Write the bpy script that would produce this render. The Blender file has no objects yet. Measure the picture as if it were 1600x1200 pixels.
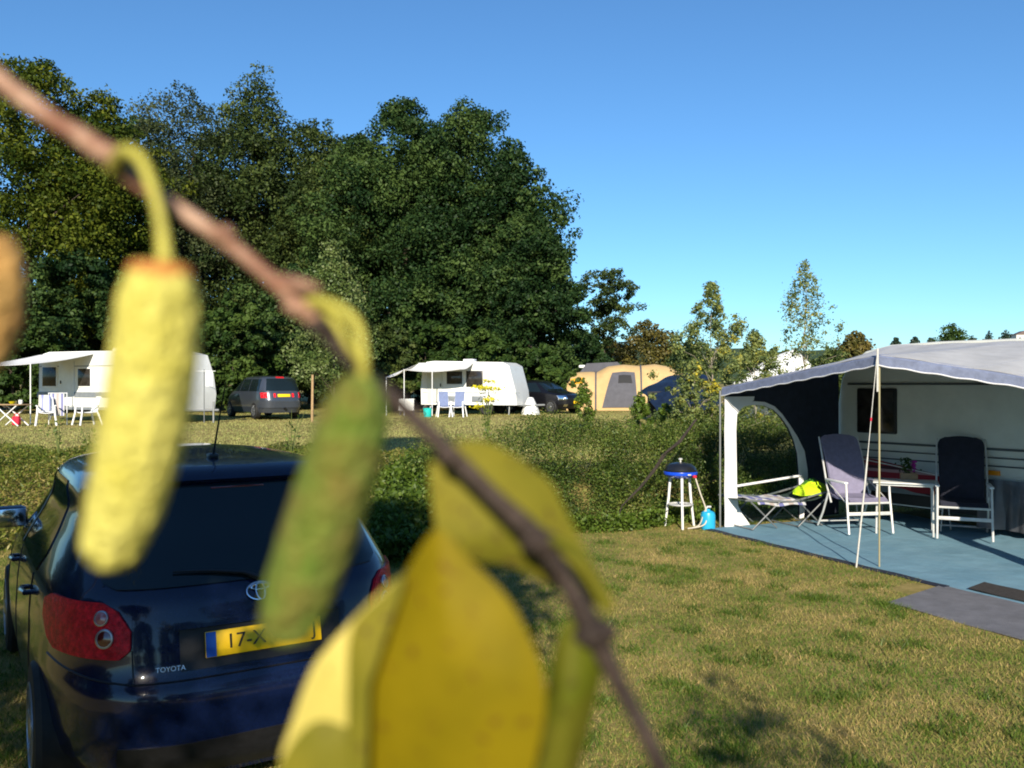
import bpy, bmesh, math, random
import numpy as np
from mathutils import Vector, Matrix, Euler

# ------------------------------------------------------------------ camera, sky, sun
S = bpy.context.scene
COL = S.collection
HC, F = 1.93, 1360.0                       # eye height (m), focal length in photo pixels (1600 wide)
cam = bpy.data.cameras.new('camera')
cam.sensor_width = 36.0
cam.lens = 36.0 * F / 1600.0
cam.clip_start, cam.clip_end = 0.01, 3000.0
cam.dof.use_dof = True
cam.dof.focus_distance = 16.0
cam.dof.aperture_fstop = 16.5
cam_o = bpy.data.objects.new('camera', cam)
COL.objects.link(cam_o)
cam_o.location = (0, 0, HC)
cam_o.rotation_euler = (math.radians(90), 0, 0)
S.camera = cam_o

SUN_EL, SUN_AZ = 23.6, -2.0                # sun low behind the photographer
el, az = math.radians(SUN_EL), math.radians(SUN_AZ)
SUN_TO = Vector((math.sin(az) * math.cos(el), -math.cos(az) * math.cos(el), math.sin(el)))
W = bpy.data.worlds.new('World')
S.world = W
W.use_nodes = True
wn = W.node_tree
bg = wn.nodes['Background']
sky = wn.nodes.new('ShaderNodeTexSky')
sky.sky_type = 'NISHITA'
sky.sun_disc = False
sky.sun_elevation = el
sky.sun_rotation = math.radians(180 - SUN_AZ)
sky.altitude = 0
sky.air_density = 1.0
sky.dust_density = 0.1
sky.ozone_density = 5.0
bg.inputs['Strength'].default_value = 0.12
tint = wn.nodes.new('ShaderNodeMix'); tint.data_type = 'RGBA'; tint.blend_type = 'MULTIPLY'
tint.inputs['Factor'].default_value = 1.0
tint.inputs[7].default_value = (0.57, 0.775, 0.87, 1)
wn.links.new(sky.outputs[0], tint.inputs[6])
wn.links.new(tint.outputs[2], bg.inputs['Color'])
sl = bpy.data.lights.new('sun', 'SUN')
sl.energy = 5.0
sl.angle = math.radians(0.5)
sl.color = (1.0, 0.90, 0.74)
sun_o = bpy.data.objects.new('sun', sl)
COL.objects.link(sun_o)
sun_o.rotation_euler = (-SUN_TO).to_track_quat('-Z', 'Y').to_euler()
sun_o.location = (3, -20, 15)
S.view_settings.view_transform = 'Standard'
S.view_settings.look = 'None'
S.view_settings.exposure = 0.6
S.view_settings.gamma = 1.0
S.render.film_transparent = False
S.cycles.use_denoising = True
S.cycles.max_bounces = 6
S.cycles.transparent_max_bounces = 8
S.cycles.filter_width = 1.9

rng = np.random.default_rng(7)
random.seed(7)

# ------------------------------------------------------------------ helpers
def G(x, y, z=0.0):
    "point at height z seen at photo pixel x, y (y below the horizon)"
    d = F * (HC - z) / (y - 600.0)
    return Vector(((x - 800) / F * d, d, z))

def P(x, y, d):
    "point at depth d seen at photo pixel x, y"
    return Vector(((x - 800) / F * d, d, HC - (y - 600) / F * d))

def tag(o, label=None, cat=None, group=None, kind=None):
    if label: o['label'] = label
    if cat: o['category'] = cat
    if group: o['group'] = group
    if kind: o['kind'] = kind
    return o

def empty(name, loc, rz=0.0, label=None, cat=None, group=None):
    o = bpy.data.objects.new(name, None)
    COL.objects.link(o)
    o.location = loc
    o.rotation_euler = (0, 0, rz)
    o.empty_display_size = 0.2
    return tag(o, label, cat, group)

def copy_tree(o, parent=None):
    c = o.copy()
    COL.objects.link(c)
    c.parent = parent
    for ch in list(o.children):
        copy_tree(ch, c)
    return c

def link(name, me, m, parent=None):
    if m is not None and len(me.materials) == 0:
        me.materials.append(m)
    o = bpy.data.objects.new(name, me)
    COL.objects.link(o)
    if parent is not None: o.parent = parent
    return o

class MB:
    "collects shapes and links them as one mesh object"
    def __init__(s): s.v, s.f = [], []
    def add(s, vs, fs, M=None):
        b = len(s.v)
        for p in vs:
            p = Vector(p)
            s.v.append(tuple(M @ p if M is not None else p))
        s.f += [tuple(i + b for i in q) for q in fs]
        return s
    def box(s, c, d, rot=None, bev=0.0):
        bm = bmesh.new()
        bmesh.ops.create_cube(bm, size=1.0)
        for v in bm.verts: v.co = Vector((v.co.x * d[0], v.co.y * d[1], v.co.z * d[2]))
        if bev: bmesh.ops.bevel(bm, geom=bm.edges[:], offset=bev, segments=2, affect='EDGES', profile=0.5)
        M = Matrix.Translation(Vector(c))
        if rot is not None: M = M @ Euler(rot).to_matrix().to_4x4()
        bm.verts.index_update()
        s.add([v.co.copy() for v in bm.verts], [[v.index for v in f.verts] for f in bm.faces], M)
        bm.free()
        return s
    def tube(s, pts, r, n=8, cap=True):
        pts = [Vector(p) for p in pts]
        if not hasattr(r, '__len__'): r = [r] * len(pts)
        vs, fs = [], []
        up = Vector((0.13, 0.21, 0.97))
        prev = None
        for i, p in enumerate(pts):
            t = (pts[min(i + 1, len(pts) - 1)] - pts[max(i - 1, 0)]).normalized()
            if prev is None:
                a = t.cross(up)
                if a.length < 1e-3: a = t.cross(Vector((1, 0, 0)))
            else:
                a = prev - t * prev.dot(t)
            a.normalize(); prev = a
            b = t.cross(a)
            for k in range(n):
                q = 2 * math.pi * k / n
                vs.append(p + (a * math.cos(q) + b * math.sin(q)) * r[i])
        for i in range(len(pts) - 1):
            for k in range(n):
                fs.append((i * n + k, i * n + (k + 1) % n, (i + 1) * n + (k + 1) % n, (i + 1) * n + k))
        if cap:
            fs.append(tuple(range(n - 1, -1, -1)))
            fs.append(tuple((len(pts) - 1) * n + k for k in range(n)))
        return s.add(vs, fs)
    def lathe(s, prof, c=(0, 0, 0), n=24, M=None):
        vs, fs = [], []
        for r, z in prof:
            for k in range(n):
                q = 2 * math.pi * k / n
                vs.append((r * math.cos(q), r * math.sin(q), z))
        for i in range(len(prof) - 1):
            for k in range(n):
                fs.append((i * n + k, i * n + (k + 1) % n, (i + 1) * n + (k + 1) % n, (i + 1) * n + k))
        fs.append(tuple(range(n - 1, -1, -1)))
        fs.append(tuple((len(prof) - 1) * n + k for k in range(n)))
        MM = Matrix.Translation(Vector(c))
        if M is not None: MM = MM @ M
        return s.add(vs, fs, MM)
    def sheet(s, grid, th=0.0):
        "grid[i][j] of points, with thickness th along the normal"
        g = [[Vector(p) for p in row] for row in grid]
        n, m = len(g), len(g[0])
        nv = [[None] * m for _ in range(n)]
        for i in range(n):
            for j in range(m):
                a = g[min(i + 1, n - 1)][j] - g[max(i - 1, 0)][j]
                b = g[i][min(j + 1, m - 1)] - g[i][max(j - 1, 0)]
                w = a.cross(b)
                nv[i][j] = w.normalized() if w.length > 1e-9 else Vector((0, 0, 1))
        vs = [g[i][j] for i in range(n) for j in range(m)]
        fs = [(i * m + j, (i + 1) * m + j, (i + 1) * m + j + 1, i * m + j + 1) for i in range(n - 1) for j in range(m - 1)]
        if th:
            o = n * m
            vs += [g[i][j] - nv[i][j] * th for i in range(n) for j in range(m)]
            fs += [tuple(o + q for q in reversed(f)) for f in fs]
            for i in range(n - 1):
                fs.append((i * m, o + i * m, o + (i + 1) * m, (i + 1) * m))
                fs.append(((i + 1) * m + m - 1, o + (i + 1) * m + m - 1, o + i * m + m - 1, i * m + m - 1))
            for j in range(m - 1):
                fs.append((j + 1, o + j + 1, o + j, j))
                fs.append(((n - 1) * m + j, o + (n - 1) * m + j, o + (n - 1) * m + j + 1, (n - 1) * m + j + 1))
        return s.add(vs, fs)
    def prism(s, poly, y0, y1, M=None):
        "x,z outline pushed along y"
        n = len(poly)
        vs = [(x, y0, z) for x, z in poly] + [(x, y1, z) for x, z in poly]
        fs = [tuple(range(n)), tuple(range(2 * n - 1, n - 1, -1))]
        fs += [(k, k + n, (k + 1) % n + n, (k + 1) % n) for k in range(n)]
        return s.add(vs, fs, M)
    def mesh(s, name, smooth=True, angle=35):
        me = bpy.data.meshes.new(name)
        me.from_pydata(s.v, [], s.f)
        bm = bmesh.new(); bm.from_mesh(me)
        bmesh.ops.recalc_face_normals(bm, faces=bm.faces[:])
        if smooth:
            for f in bm.faces: f.smooth = True
            a = math.radians(angle)
            for e in bm.edges:
                if len(e.link_faces) == 2:
                    e.smooth = e.calc_face_angle(0) < a
        bm.to_mesh(me); bm.free()
        return me
    def build(s, name, m, parent=None, smooth=True, angle=35):
        return link(name, s.mesh(name, smooth, angle), m, parent)

def text_mesh(txt, size, depth=0.001):
    c = bpy.data.curves.new('letters', 'FONT')
    c.body = txt; c.size = size; c.extrude = depth
    c.align_x = 'CENTER'; c.align_y = 'CENTER'
    o = bpy.data.objects.new('letters', c)
    COL.objects.link(o)
    bpy.context.view_layer.update()
    me = bpy.data.meshes.new_from_object(o.evaluated_get(bpy.context.evaluated_depsgraph_get()))
    bpy.data.objects.remove(o)
    return me

# ------------------------------------------------------------------ materials
def mat(name, col, rough=0.6, metal=0.0, var=0.0, scale=8.0, bump=0.0, bscale=None, coat=0.0, col2=None, spec=0.5,
        stretch=None, transl=0.0, tcol=None):
    m = bpy.data.materials.new(name)
    m.use_nodes = True
    nt = m.node_tree
    b = nt.nodes['Principled BSDF']
    b.inputs['Base Color'].default_value = (*col, 1)
    b.inputs['Roughness'].default_value = rough
    b.inputs['Metallic'].default_value = metal
    b.inputs['Specular IOR Level'].default_value = spec
    b.inputs['Coat Weight'].default_value = coat
    b.inputs['Coat Roughness'].default_value = 0.05
    vec = None
    if var or col2 or bump:
        tc = nt.nodes.new('ShaderNodeTexCoord')
        mp = nt.nodes.new('ShaderNodeMapping')
        if stretch: mp.inputs['Scale'].default_value = stretch
        nt.links.new(tc.outputs['Object'], mp.inputs['Vector'])
        vec = mp.outputs['Vector']
    csock = None
    if var or col2:
        n = nt.nodes.new('ShaderNodeTexNoise')
        n.inputs['Scale'].default_value = scale
        n.inputs['Detail'].default_value = 5
        n.inputs['Roughness'].default_value = 0.65
        nt.links.new(vec, n.inputs['Vector'])
        r = nt.nodes.new('ShaderNodeValToRGB')
        r.color_ramp.elements[0].position = 0.35
        r.color_ramp.elements[1].position = 0.65
        c2 = col2 if col2 else tuple(min(1, c * (1 + var)) for c in col)
        c1 = col if col2 else tuple(c * (1 - var) for c in col)
        r.color_ramp.elements[0].color = (*c1, 1)
        r.color_ramp.elements[1].color = (*c2, 1)
        nt.links.new(n.outputs['Fac'], r.inputs['Fac'])
        csock = r.outputs['Color']
        nt.links.new(csock, b.inputs['Base Color'])
    if bump:
        n2 = nt.nodes.new('ShaderNodeTexNoise')
        n2.inputs['Scale'].default_value = bscale or scale * 3
        n2.inputs['Detail'].default_value = 4
        nt.links.new(vec, n2.inputs['Vector'])
        bp = nt.nodes.new('ShaderNodeBump')
        bp.inputs['Strength'].default_value = bump
        bp.inputs['Distance'].default_value = 0.02
        nt.links.new(n2.outputs['Fac'], bp.inputs['Height'])
        nt.links.new(bp.outputs['Normal'], b.inputs['Normal'])
    if transl:
        t = nt.nodes.new('ShaderNodeBsdfTranslucent')
        t.inputs['Color'].default_value = (*(tcol or col), 1)
        if csock is not None and tcol is None: nt.links.new(csock, t.inputs['Color'])
        mx = nt.nodes.new('ShaderNodeMixShader')
        mx.inputs[0].default_value = transl
        nt.links.new(b.outputs[0], mx.inputs[1])
        nt.links.new(t.outputs[0], mx.inputs[2])
        nt.links.new(mx.outputs[0], nt.nodes['Material Output'].inputs['Surface'])
    return m

def leaf_mat(name, cols, transl=0.3, rough=0.5, patch=0.0, pscale=0.5, spec=0.35):
    "foliage: colour per leaf from the v attribute, plus broad patches of the plant's own colour"
    m = bpy.data.materials.new(name)
    m.use_nodes = True
    nt = m.node_tree
    b = nt.nodes['Principled BSDF']
    b.inputs['Roughness'].default_value = rough
    b.inputs['Specular IOR Level'].default_value = spec
    at = nt.nodes.new('ShaderNodeAttribute')
    at.attribute_name = 'v'
    fac = at.outputs['Fac']
    if patch:
        tc = nt.nodes.new('ShaderNodeTexCoord')
        n = nt.nodes.new('ShaderNodeTexNoise')
        n.inputs['Scale'].default_value = pscale
        n.inputs['Detail'].default_value = 4
        nt.links.new(tc.outputs['Object'], n.inputs['Vector'])
        ma = nt.nodes.new('ShaderNodeMath'); ma.operation = 'MULTIPLY_ADD'
        nt.links.new(n.outputs['Fac'], ma.inputs[0])
        ma.inputs[1].default_value = patch * 2.4
        ma.inputs[2].default_value = -patch * 1.2
        ad = nt.nodes.new('ShaderNodeMath'); ad.operation = 'ADD'; ad.use_clamp = True
        nt.links.new(ma.outputs[0], ad.inputs[0]); nt.links.new(fac, ad.inputs[1])
        fac = ad.outputs[0]
    r = nt.nodes.new('ShaderNodeValToRGB')
    e = r.color_ramp.elements
    e[0].color = (*cols[0], 1); e[1].color = (*cols[-1], 1)
    for i, c in enumerate(cols[1:-1]):
        q = e.new((i + 1) / (len(cols) - 1)); q.color = (*c, 1)
    nt.links.new(fac, r.inputs['Fac'])
    nt.links.new(r.outputs['Color'], b.inputs['Base Color'])
    t = nt.nodes.new('ShaderNodeBsdfTranslucent')
    nt.links.new(r.outputs['Color'], t.inputs['Color'])
    mx = nt.nodes.new('ShaderNodeMixShader')
    mx.inputs[0].default_value = transl
    nt.links.new(b.outputs[0], mx.inputs[1]); nt.links.new(t.outputs[0], mx.inputs[2])
    nt.links.new(mx.outputs[0], nt.nodes['Material Output'].inputs['Surface'])
    return m

def pane_mat(name, col, fac=0.15):
    m = bpy.data.materials.new(name); m.use_nodes = True
    nt = m.node_tree
    tr = nt.nodes.new('ShaderNodeBsdfTransparent'); tr.inputs['Color'].default_value = (*col, 1)
    gl = nt.nodes.new('ShaderNodeBsdfGlossy'); gl.inputs['Roughness'].default_value = 0.12
    gl.inputs['Color'].default_value = (0.8, 0.85, 0.9, 1)
    mx = nt.nodes.new('ShaderNodeMixShader'); mx.inputs[0].default_value = fac
    nt.links.new(tr.outputs[0], mx.inputs[1]); nt.links.new(gl.outputs[0], mx.inputs[2])
    nt.links.new(mx.outputs[0], nt.nodes['Material Output'].inputs['Surface'])
    return m

M = {}
M['navy'] = mat('navy_paint', (0.0035, 0.008, 0.032), 0.25, 0.0, var=0.15, scale=60, coat=0.75, spec=.2)
M['car_glass'] = mat('dark_car_glass', (0.008, 0.014, 0.016), 0.04, 0.0, spec=0.5)
M['rubber'] = mat('black_rubber', (0.012, 0.012, 0.012), 0.7, var=0.3, scale=20)
M['black'] = mat('black_plastic', (0.010, 0.010, 0.011), 0.45, var=0.2, scale=30)
M['chrome'] = mat('chrome', (0.75, 0.75, 0.77), 0.12, 1.0)
M['alloy'] = mat('alloy_wheel', (0.45, 0.46, 0.48), 0.3, 0.9, var=0.1)
M['red_lens'] = mat('red_lamp_lens', (0.45, 0.004, 0.010), 0.2, coat=.06, spec=.2, col2=(1.0, 0.015, 0.03), scale=34, bump=0.7, bscale=110)
M['red_dark'] = mat('dark_red_lens', (0.10, 0.003, 0.008), 0.1, coat=1.0)
M['pale_lens'] = mat('pale_lamp_lens', (0.42, 0.12, 0.12), 0.1, coat=1.0)
M['amber'] = mat('amber_lens', (0.75, 0.25, 0.01), 0.2)
M['plate'] = mat('yellow_plate', (0.92, 0.56, 0.004), 0.4, var=0.03, scale=30)
M['plate_blue'] = mat('blue_plate_band', (0.01, 0.09, 0.42), 0.4)
M['ink'] = mat('black_letter', (0.01, 0.01, 0.01), 0.5)
M['grey_paint'] = mat('grey_van_paint', (0.055, 0.065, 0.085), 0.3, 0.3, coat=0.8, var=0.1, scale=40)
M['black_paint'] = mat('black_suv_paint', (0.006, 0.006, 0.008), 0.3, 0.0, coat=.5, spec=.3)
M['white_gel'] = mat('white_caravan_wall', (0.70, 0.71, 0.69), 0.4, var=0.05, scale=3, bump=0.05, bscale=60)
M['cream_wall'] = mat('cream_caravan_wall', (0.62, 0.63, 0.57), 0.45, var=0.06, scale=2.5, bump=0.12, bscale=45)
M['white_plastic'] = mat('white_plastic', (0.75, 0.76, 0.76), 0.4, var=0.06, scale=10)
M['white_fabric'] = mat('white_awning_fabric', (0.74, 0.74, 0.72), 0.8, var=0.06, scale=5, bump=0.1)
M['white_vinyl'] = mat('white_vinyl', (0.78, 0.78, 0.79), 0.5, var=0.05, scale=6, bump=0.15, bscale=14)
M['grey_stripe'] = mat('grey_stripe', (0.18, 0.20, 0.22), 0.5, var=0.1)
M['dark_stripe'] = mat('dark_stripe', (0.07, 0.08, 0.085), 0.5)
M['window'] = mat('dark_window', (0.025, 0.022, 0.020), 0.12, var=0.4, scale=6)
M['roof_fabric'] = mat('grey_awning_roof', (0.46, 0.46, 0.46), 0.8, var=0.10, scale=3.5, bump=0.25, bscale=9, transl=0.08)
M['valance'] = mat('blue_grey_valance', (0.17, 0.20, 0.30), 0.75, var=0.15, scale=12, bump=0.2)
M['navy_fabric'] = mat('navy_awning_fabric', (0.014, 0.020, 0.040), 0.85, var=0.2, scale=9, bump=0.2)
M['vinyl'] = pane_mat('clear_vinyl', (0.80, 0.86, 0.84), 0.03)
M['mat_blue'] = mat('blue_groundsheet', (0.12, 0.25, 0.335), 0.9, col2=(0.16, 0.30, 0.385), scale=2.2, bump=0.9, bscale=4)
M['mat_hem'] = mat('navy_hem', (0.012, 0.017, 0.035), 0.8, var=0.2)
M['mat_grey'] = mat('grey_carpet', (0.15, 0.15, 0.165), 0.95, var=0.16, scale=5, bump=0.5, bscale=120)
M['mat_dark'] = mat('brown_black_doormat', (0.035, 0.030, 0.028), 0.95, var=0.3, scale=30, bump=0.6, bscale=150)
M['alu'] = mat('pale_aluminium', (0.62, 0.62, 0.60), 0.4, 0.25, var=0.08, scale=14)
M['grey_tube'] = mat('grey_steel_tube', (0.25, 0.26, 0.26), 0.4, 0.5, var=0.1)
M['lilac'] = mat('chair_fabric_sunlit', (0.19, 0.18, 0.275), 0.85, var=0.10, scale=16, bump=0.25, bscale=90)  # navy-grey chair fabric, lightened to its sunlit tone
M['chair_shaded'] = mat('chair_fabric_shaded', (0.016, 0.018, 0.034), 0.85, var=0.2, scale=12, bump=0.3, bscale=30)  # the same chair fabric, darkened to its tone in shade
M['table_top'] = mat('pale_table_top', (0.62, 0.62, 0.60), 0.45, var=0.06, scale=8)
M['cot_green'] = mat('dark_green_canvas', (0.018, 0.040, 0.032), 0.85, var=0.2, scale=10, bump=0.2)
M['lime'] = mat('lime_cloth', (0.52, 0.78, 0.01), 0.8, var=0.10, scale=9, bump=0.4, bscale=18)
M['green_cloth'] = mat('green_cloth', (0.05, 0.22, 0.02), 0.8, var=0.2, scale=14)
M['wood'] = mat('pale_wood', (0.42, 0.26, 0.14), 0.7, var=0.25, scale=12, stretch=(1, 1, 6))
M['stake_wood'] = mat('stake_wood', (0.36, 0.24, 0.12), 0.8, var=0.25, scale=10, stretch=(4, 4, 1))
M['magenta'] = mat('magenta_petal', (0.45, 0.02, 0.32), 0.6, var=0.2)
M['bbq_blue'] = mat('blue_enamel', (0.01, 0.07, 0.62), 0.25, coat=0.6)
M['bbq_black'] = mat('black_enamel', (0.010, 0.011, 0.014), 0.35, var=0.2, coat=0.4)
M['gas_blue'] = mat('cyan_gas_bottle', (0.02, 0.36, 0.62), 0.35, var=0.06, scale=8)
M['hose'] = mat('pale_hose', (0.50, 0.46, 0.38), 0.6)
M['rope'] = mat('pale_rope', (0.55, 0.54, 0.50), 0.9, var=0.15, scale=60)
M['pole_tan'] = mat('greenish_tan_pole', (0.30, 0.27, 0.15), 0.5, var=0.1)
M['red_cloth'] = mat('red_cloth', (0.55, 0.01, 0.04), 0.8)
M['dark_rod'] = mat('dark_bark_rod', (0.030, 0.022, 0.017), 0.9, var=0.4, scale=16, bump=0.5)
M['tan_canvas'] = mat('tan_tent_canvas', (0.50, 0.34, 0.15), 0.85, var=0.08, scale=2.5, bump=0.2, bscale=5)
M['tent_orange'] = mat('orange_tent_window', (0.75, 0.36, 0.02), 0.8)
M['tent_brown'] = mat('brown_inner_tent', (0.16, 0.05, 0.02), 0.85)
M['tent_grey'] = mat('grey_tent_panel', (0.085, 0.085, 0.10), 0.85, var=0.12, scale=3)
M['tent_dark'] = mat('dark_tent_netting', (0.02, 0.02, 0.022), 0.8)
M['tent_navy'] = mat('navy_tarpaulin', (0.008, 0.016, 0.038), 0.45, var=0.3, scale=5, bump=0.3)
M['teal'] = mat('turquoise_plastic', (0.01, 0.50, 0.45), 0.4)
M['blue_cushion'] = mat('blue_grey_cushion', (0.16, 0.20, 0.34), 0.9, var=0.15, scale=20)
M['slate'] = mat('slate_roof', (0.12, 0.08, 0.07), 0.7, var=0.2)
M['plaster'] = mat('white_plaster', (0.65, 0.63, 0.58), 0.8, var=0.06)
M['bark'] = mat('bark', (0.06, 0.045, 0.032), 0.95, var=0.4, scale=5, bump=0.6, stretch=(3, 3, 0.6))
M['birch_bark'] = mat('pale_birch_bark', (0.30, 0.26, 0.20), 0.85, var=0.35, scale=9, bump=0.3)

def striped(name, cols, width, axis='X'):
    m = bpy.data.materials.new(name); m.use_nodes = True
    nt = m.node_tree; b = nt.nodes['Principled BSDF']; b.inputs['Roughness'].default_value = 0.9
    tc = nt.nodes.new('ShaderNodeTexCoord'); sp = nt.nodes.new('ShaderNodeSeparateXYZ')
    nt.links.new(tc.outputs['Object'], sp.inputs[0])
    mu = nt.nodes.new('ShaderNodeMath'); mu.operation = 'DIVIDE'; mu.inputs[1].default_value = width
    nt.links.new(sp.outputs[axis], mu.inputs[0])
    fr = nt.nodes.new('ShaderNodeMath'); fr.operation = 'FRACT'
    nt.links.new(mu.outputs[0], fr.inputs[0])
    r = nt.nodes.new('ShaderNodeValToRGB'); r.color_ramp.interpolation = 'CONSTANT'
    e = r.color_ramp.elements
    e[0].position = 0; e[0].color = (*cols[0], 1)
    e[1].position = 1.0 / len(cols); e[1].color = (*cols[1], 1)
    for i, c in enumerate(cols[2:]):
        q = e.new((i + 2) / len(cols)); q.color = (*c, 1)
    nt.links.new(fr.outputs[0], r.inputs['Fac']); nt.links.new(r.outputs['Color'], b.inputs['Base Color'])
    return m
M['towel_red'] = striped('red_striped_cloth', [(0.22, 0.012, 0.022), (0.22, 0.012, 0.022), (0.34, 0.20, 0.20), (0.05, 0.012, 0.02)], 0.16, 'Z')
M['towel_blue'] = striped('blue_striped_towel', [(0.5, 0.5, 0.52), (0.14, 0.15, 0.34), (0.5, 0.5, 0.52), (0.42, 0.36, 0.33)], 0.30, 'X')
M['towel_pale'] = striped('pale_striped_towel', [(0.62, 0.60, 0.50), (0.28, 0.30, 0.55), (0.66, 0.66, 0.66)], 0.22, 'X')

def ground_mat(name, cols, s1, s2):
    m = bpy.data.materials.new(name); m.use_nodes = True
    nt = m.node_tree; b = nt.nodes['Principled BSDF']
    b.inputs['Roughness'].default_value = 0.95; b.inputs['Specular IOR Level'].default_value = 0.1
    tc = nt.nodes.new('ShaderNodeTexCoord')
    def noise(sc, det=6):
        n = nt.nodes.new('ShaderNodeTexNoise'); n.inputs['Scale'].default_value = sc
        n.inputs['Detail'].default_value = det; n.inputs['Roughness'].default_value = 0.7
        nt.links.new(tc.outputs['Object'], n.inputs['Vector']); return n.outputs['Fac']
    mx = nt.nodes.new('ShaderNodeMath'); mx.operation = 'MULTIPLY_ADD'; mx.inputs[1].default_value = 0.55
    m2 = nt.nodes.new('ShaderNodeMath'); m2.operation = 'MULTIPLY'; m2.inputs[1].default_value = 0.45
    nt.links.new(noise(s2), m2.inputs[0]); nt.links.new(noise(s1), mx.inputs[0]); nt.links.new(m2.outputs[0], mx.inputs[2])
    r = nt.nodes.new('ShaderNodeValToRGB'); e = r.color_ramp.elements
    e[0].position = 0.36; e[1].position = 0.64
    e[0].color = (*cols[0], 1); e[1].color = (*cols[-1], 1)
    for i, c in enumerate(cols[1:-1]):
        q = e.new(0.36 + 0.28 * (i + 1) / (len(cols) - 1)); q.color = (*c, 1)
    nt.links.new(mx.outputs[0], r.inputs['Fac']); nt.links.new(r.outputs['Color'], b.inputs['Base Color'])
    bp = nt.nodes.new('ShaderNodeBump'); bp.inputs['Strength'].default_value = 0.6; bp.inputs['Distance'].default_value = 0.03
    nt.links.new(noise(40, 3), bp.inputs['Height']); nt.links.new(bp.outputs['Normal'], b.inputs['Normal'])
    return m
M['ground'] = ground_mat('dry_lawn', [(0.09, 0.11, 0.022), (0.26, 0.21, 0.07), (0.40, 0.30, 0.12)], 0.9, 7.0)
M['hill'] = ground_mat('wooded_hill', [(0.035, 0.06, 0.03), (0.05, 0.08, 0.035), (0.09, 0.10, 0.045)], 0.02, 0.12)

# ------------------------------------------------------------------ terrain
def bank_y(X):
    if X < -1.2: return 10.4
    if X < 3.2: return 10.4 + 0.5 * (X + 1.2)
    return 12.6 + 0.95 * (X - 3.2)
def sstep(a, b, x):
    t = min(1, max(0, (x - a) / (b - a))); return t * t * (3 - 2 * t)
def gz(X, Y):
    "height of the ground"
    b = bank_y(X)
    z = 0.52 * sstep(b, b + 2.6, Y)
    z += 0.03 * math.sin(X * 0.7 + 1.3) * math.sin(Y * 0.5) * sstep(b - 3, b + 2, Y)
    if Y > 80: z += 0.02 * (min(Y, 500) - 80) * 0.2
    return z

def terrain():
    xs = np.concatenate([np.linspace(-2500, -60, 14), np.linspace(-50, -14, 19), np.linspace(-13, 13, 66), np.linspace(14, 50, 19), np.linspace(60, 2500, 14)])
    ys = np.concatenate([np.linspace(-400, -20, 8), np.linspace(-15, 8, 24), np.linspace(8.4, 24, 60), np.linspace(25, 80, 40), np.linspace(90, 2400, 16)])
    g = [[(x, y, gz(x, y)) for x in xs] for y in ys]
    b = MB().sheet(g)
    o = b.build('ground', M['ground']); tag(o, kind='structure')
    return o
terrain()

def hill_strip(name, x0, x1, y, hfun, depth):
    n = 120
    g = []
    for k, t in enumerate((0.0, 0.25, 0.5, 0.75, 1.0, 1.3)):
        row = []
        for i in range(n + 1):
            x = x0 + (x1 - x0) * i / n
            h = hfun(x) * math.sin(min(t, 1.0) * math.pi / 2) if t <= 1 else hfun(x) * 0.6
            row.append((x * (1 + 0.0 * t), y + depth * t, h))
        g.append(row)
    o = MB().sheet(g).build(name, M['hill']); tag(o, kind='structure')
hill_strip('hills', -900, 1100, 430, lambda x: 27 + 6 * math.sin(x * 0.006 + 0.6) + 3 * math.sin(x * 0.021) + 1.2 * math.sin(x * 0.11) + 0.6 * math.sin(x * 0.31), 330)

# ------------------------------------------------------------------ foliage
def leaves_mesh(name, pts, nor, size, v, aspect=0.55, fold=0.12):
    N = len(pts)
    nor = nor / (np.linalg.norm(nor, axis=1, keepdims=True) + 1e-9)
    r = rng.normal(size=(N, 3))
    a = np.cross(nor, r); a /= (np.linalg.norm(a, axis=1, keepdims=True) + 1e-9)
    b = np.cross(nor, a)
    sz = size.reshape(-1, 1)
    co = np.empty((N, 4, 3))
    co[:, 0] = pts - a * sz * 0.5
    co[:, 1] = pts + b * sz * 0.5 * aspect + nor * sz * fold
    co[:, 2] = pts + a * sz * 0.5
    co[:, 3] = pts - b * sz * 0.5 * aspect + nor * sz * fold
    return raw_mesh(name, co.reshape(-1, 3), 4, N, v)

def raw_mesh(name, co, k, N, v):
    me = bpy.data.meshes.new(name)
    me.vertices.add(len(co)); me.vertices.foreach_set('co', co.astype(np.float32).ravel())
    me.loops.add(N * k); me.loops.foreach_set('vertex_index', np.arange(N * k, dtype=np.int32))
    me.polygons.add(N)
    me.polygons.foreach_set('loop_start', np.arange(0, N * k, k, dtype=np.int32))
    try: me.polygons.foreach_set('loop_total', np.full(N, k, dtype=np.int32))
    except Exception: pass
    me.update(calc_edges=True)
    at = me.attributes.new('v', 'FLOAT', 'FACE')
    at.data.foreach_set('value', np.clip(v, 0, 1).astype(np.float32))
    return me

def unit(n):
    d = rng.normal(size=(n, 3)); return d / np.linalg.norm(d, axis=1, keepdims=True)

def clump_leaves(clumps, n, size, flat=0.75, loose=0.25, upbias=0.25):
    "clumps: array of x,y,z,r,tint; leaves gather on each clump's outside"
    c = np.asarray(clumps)
    p = c[:, 3] ** 2; p = p / p.sum()
    idx = rng.choice(len(c), n, p=p)
    d = unit(n)
    rr = c[idx, 3:4] * (1 - loose * np.abs(rng.normal(size=(n, 1)))) * (1 + 0.14 * rng.normal(size=(n, 1)))
    pts = c[idx, :3] + d * rr * np.array([1, 1, flat])
    nor = d * 0.7 + unit(n) * 0.7 + np.array([0, 0, upbias])
    v = c[idx, 4] + rng.normal(size=n) * 0.17
    s = size * (0.6 + 0.8 * rng.random(n))
    return pts, nor, s, v

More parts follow.
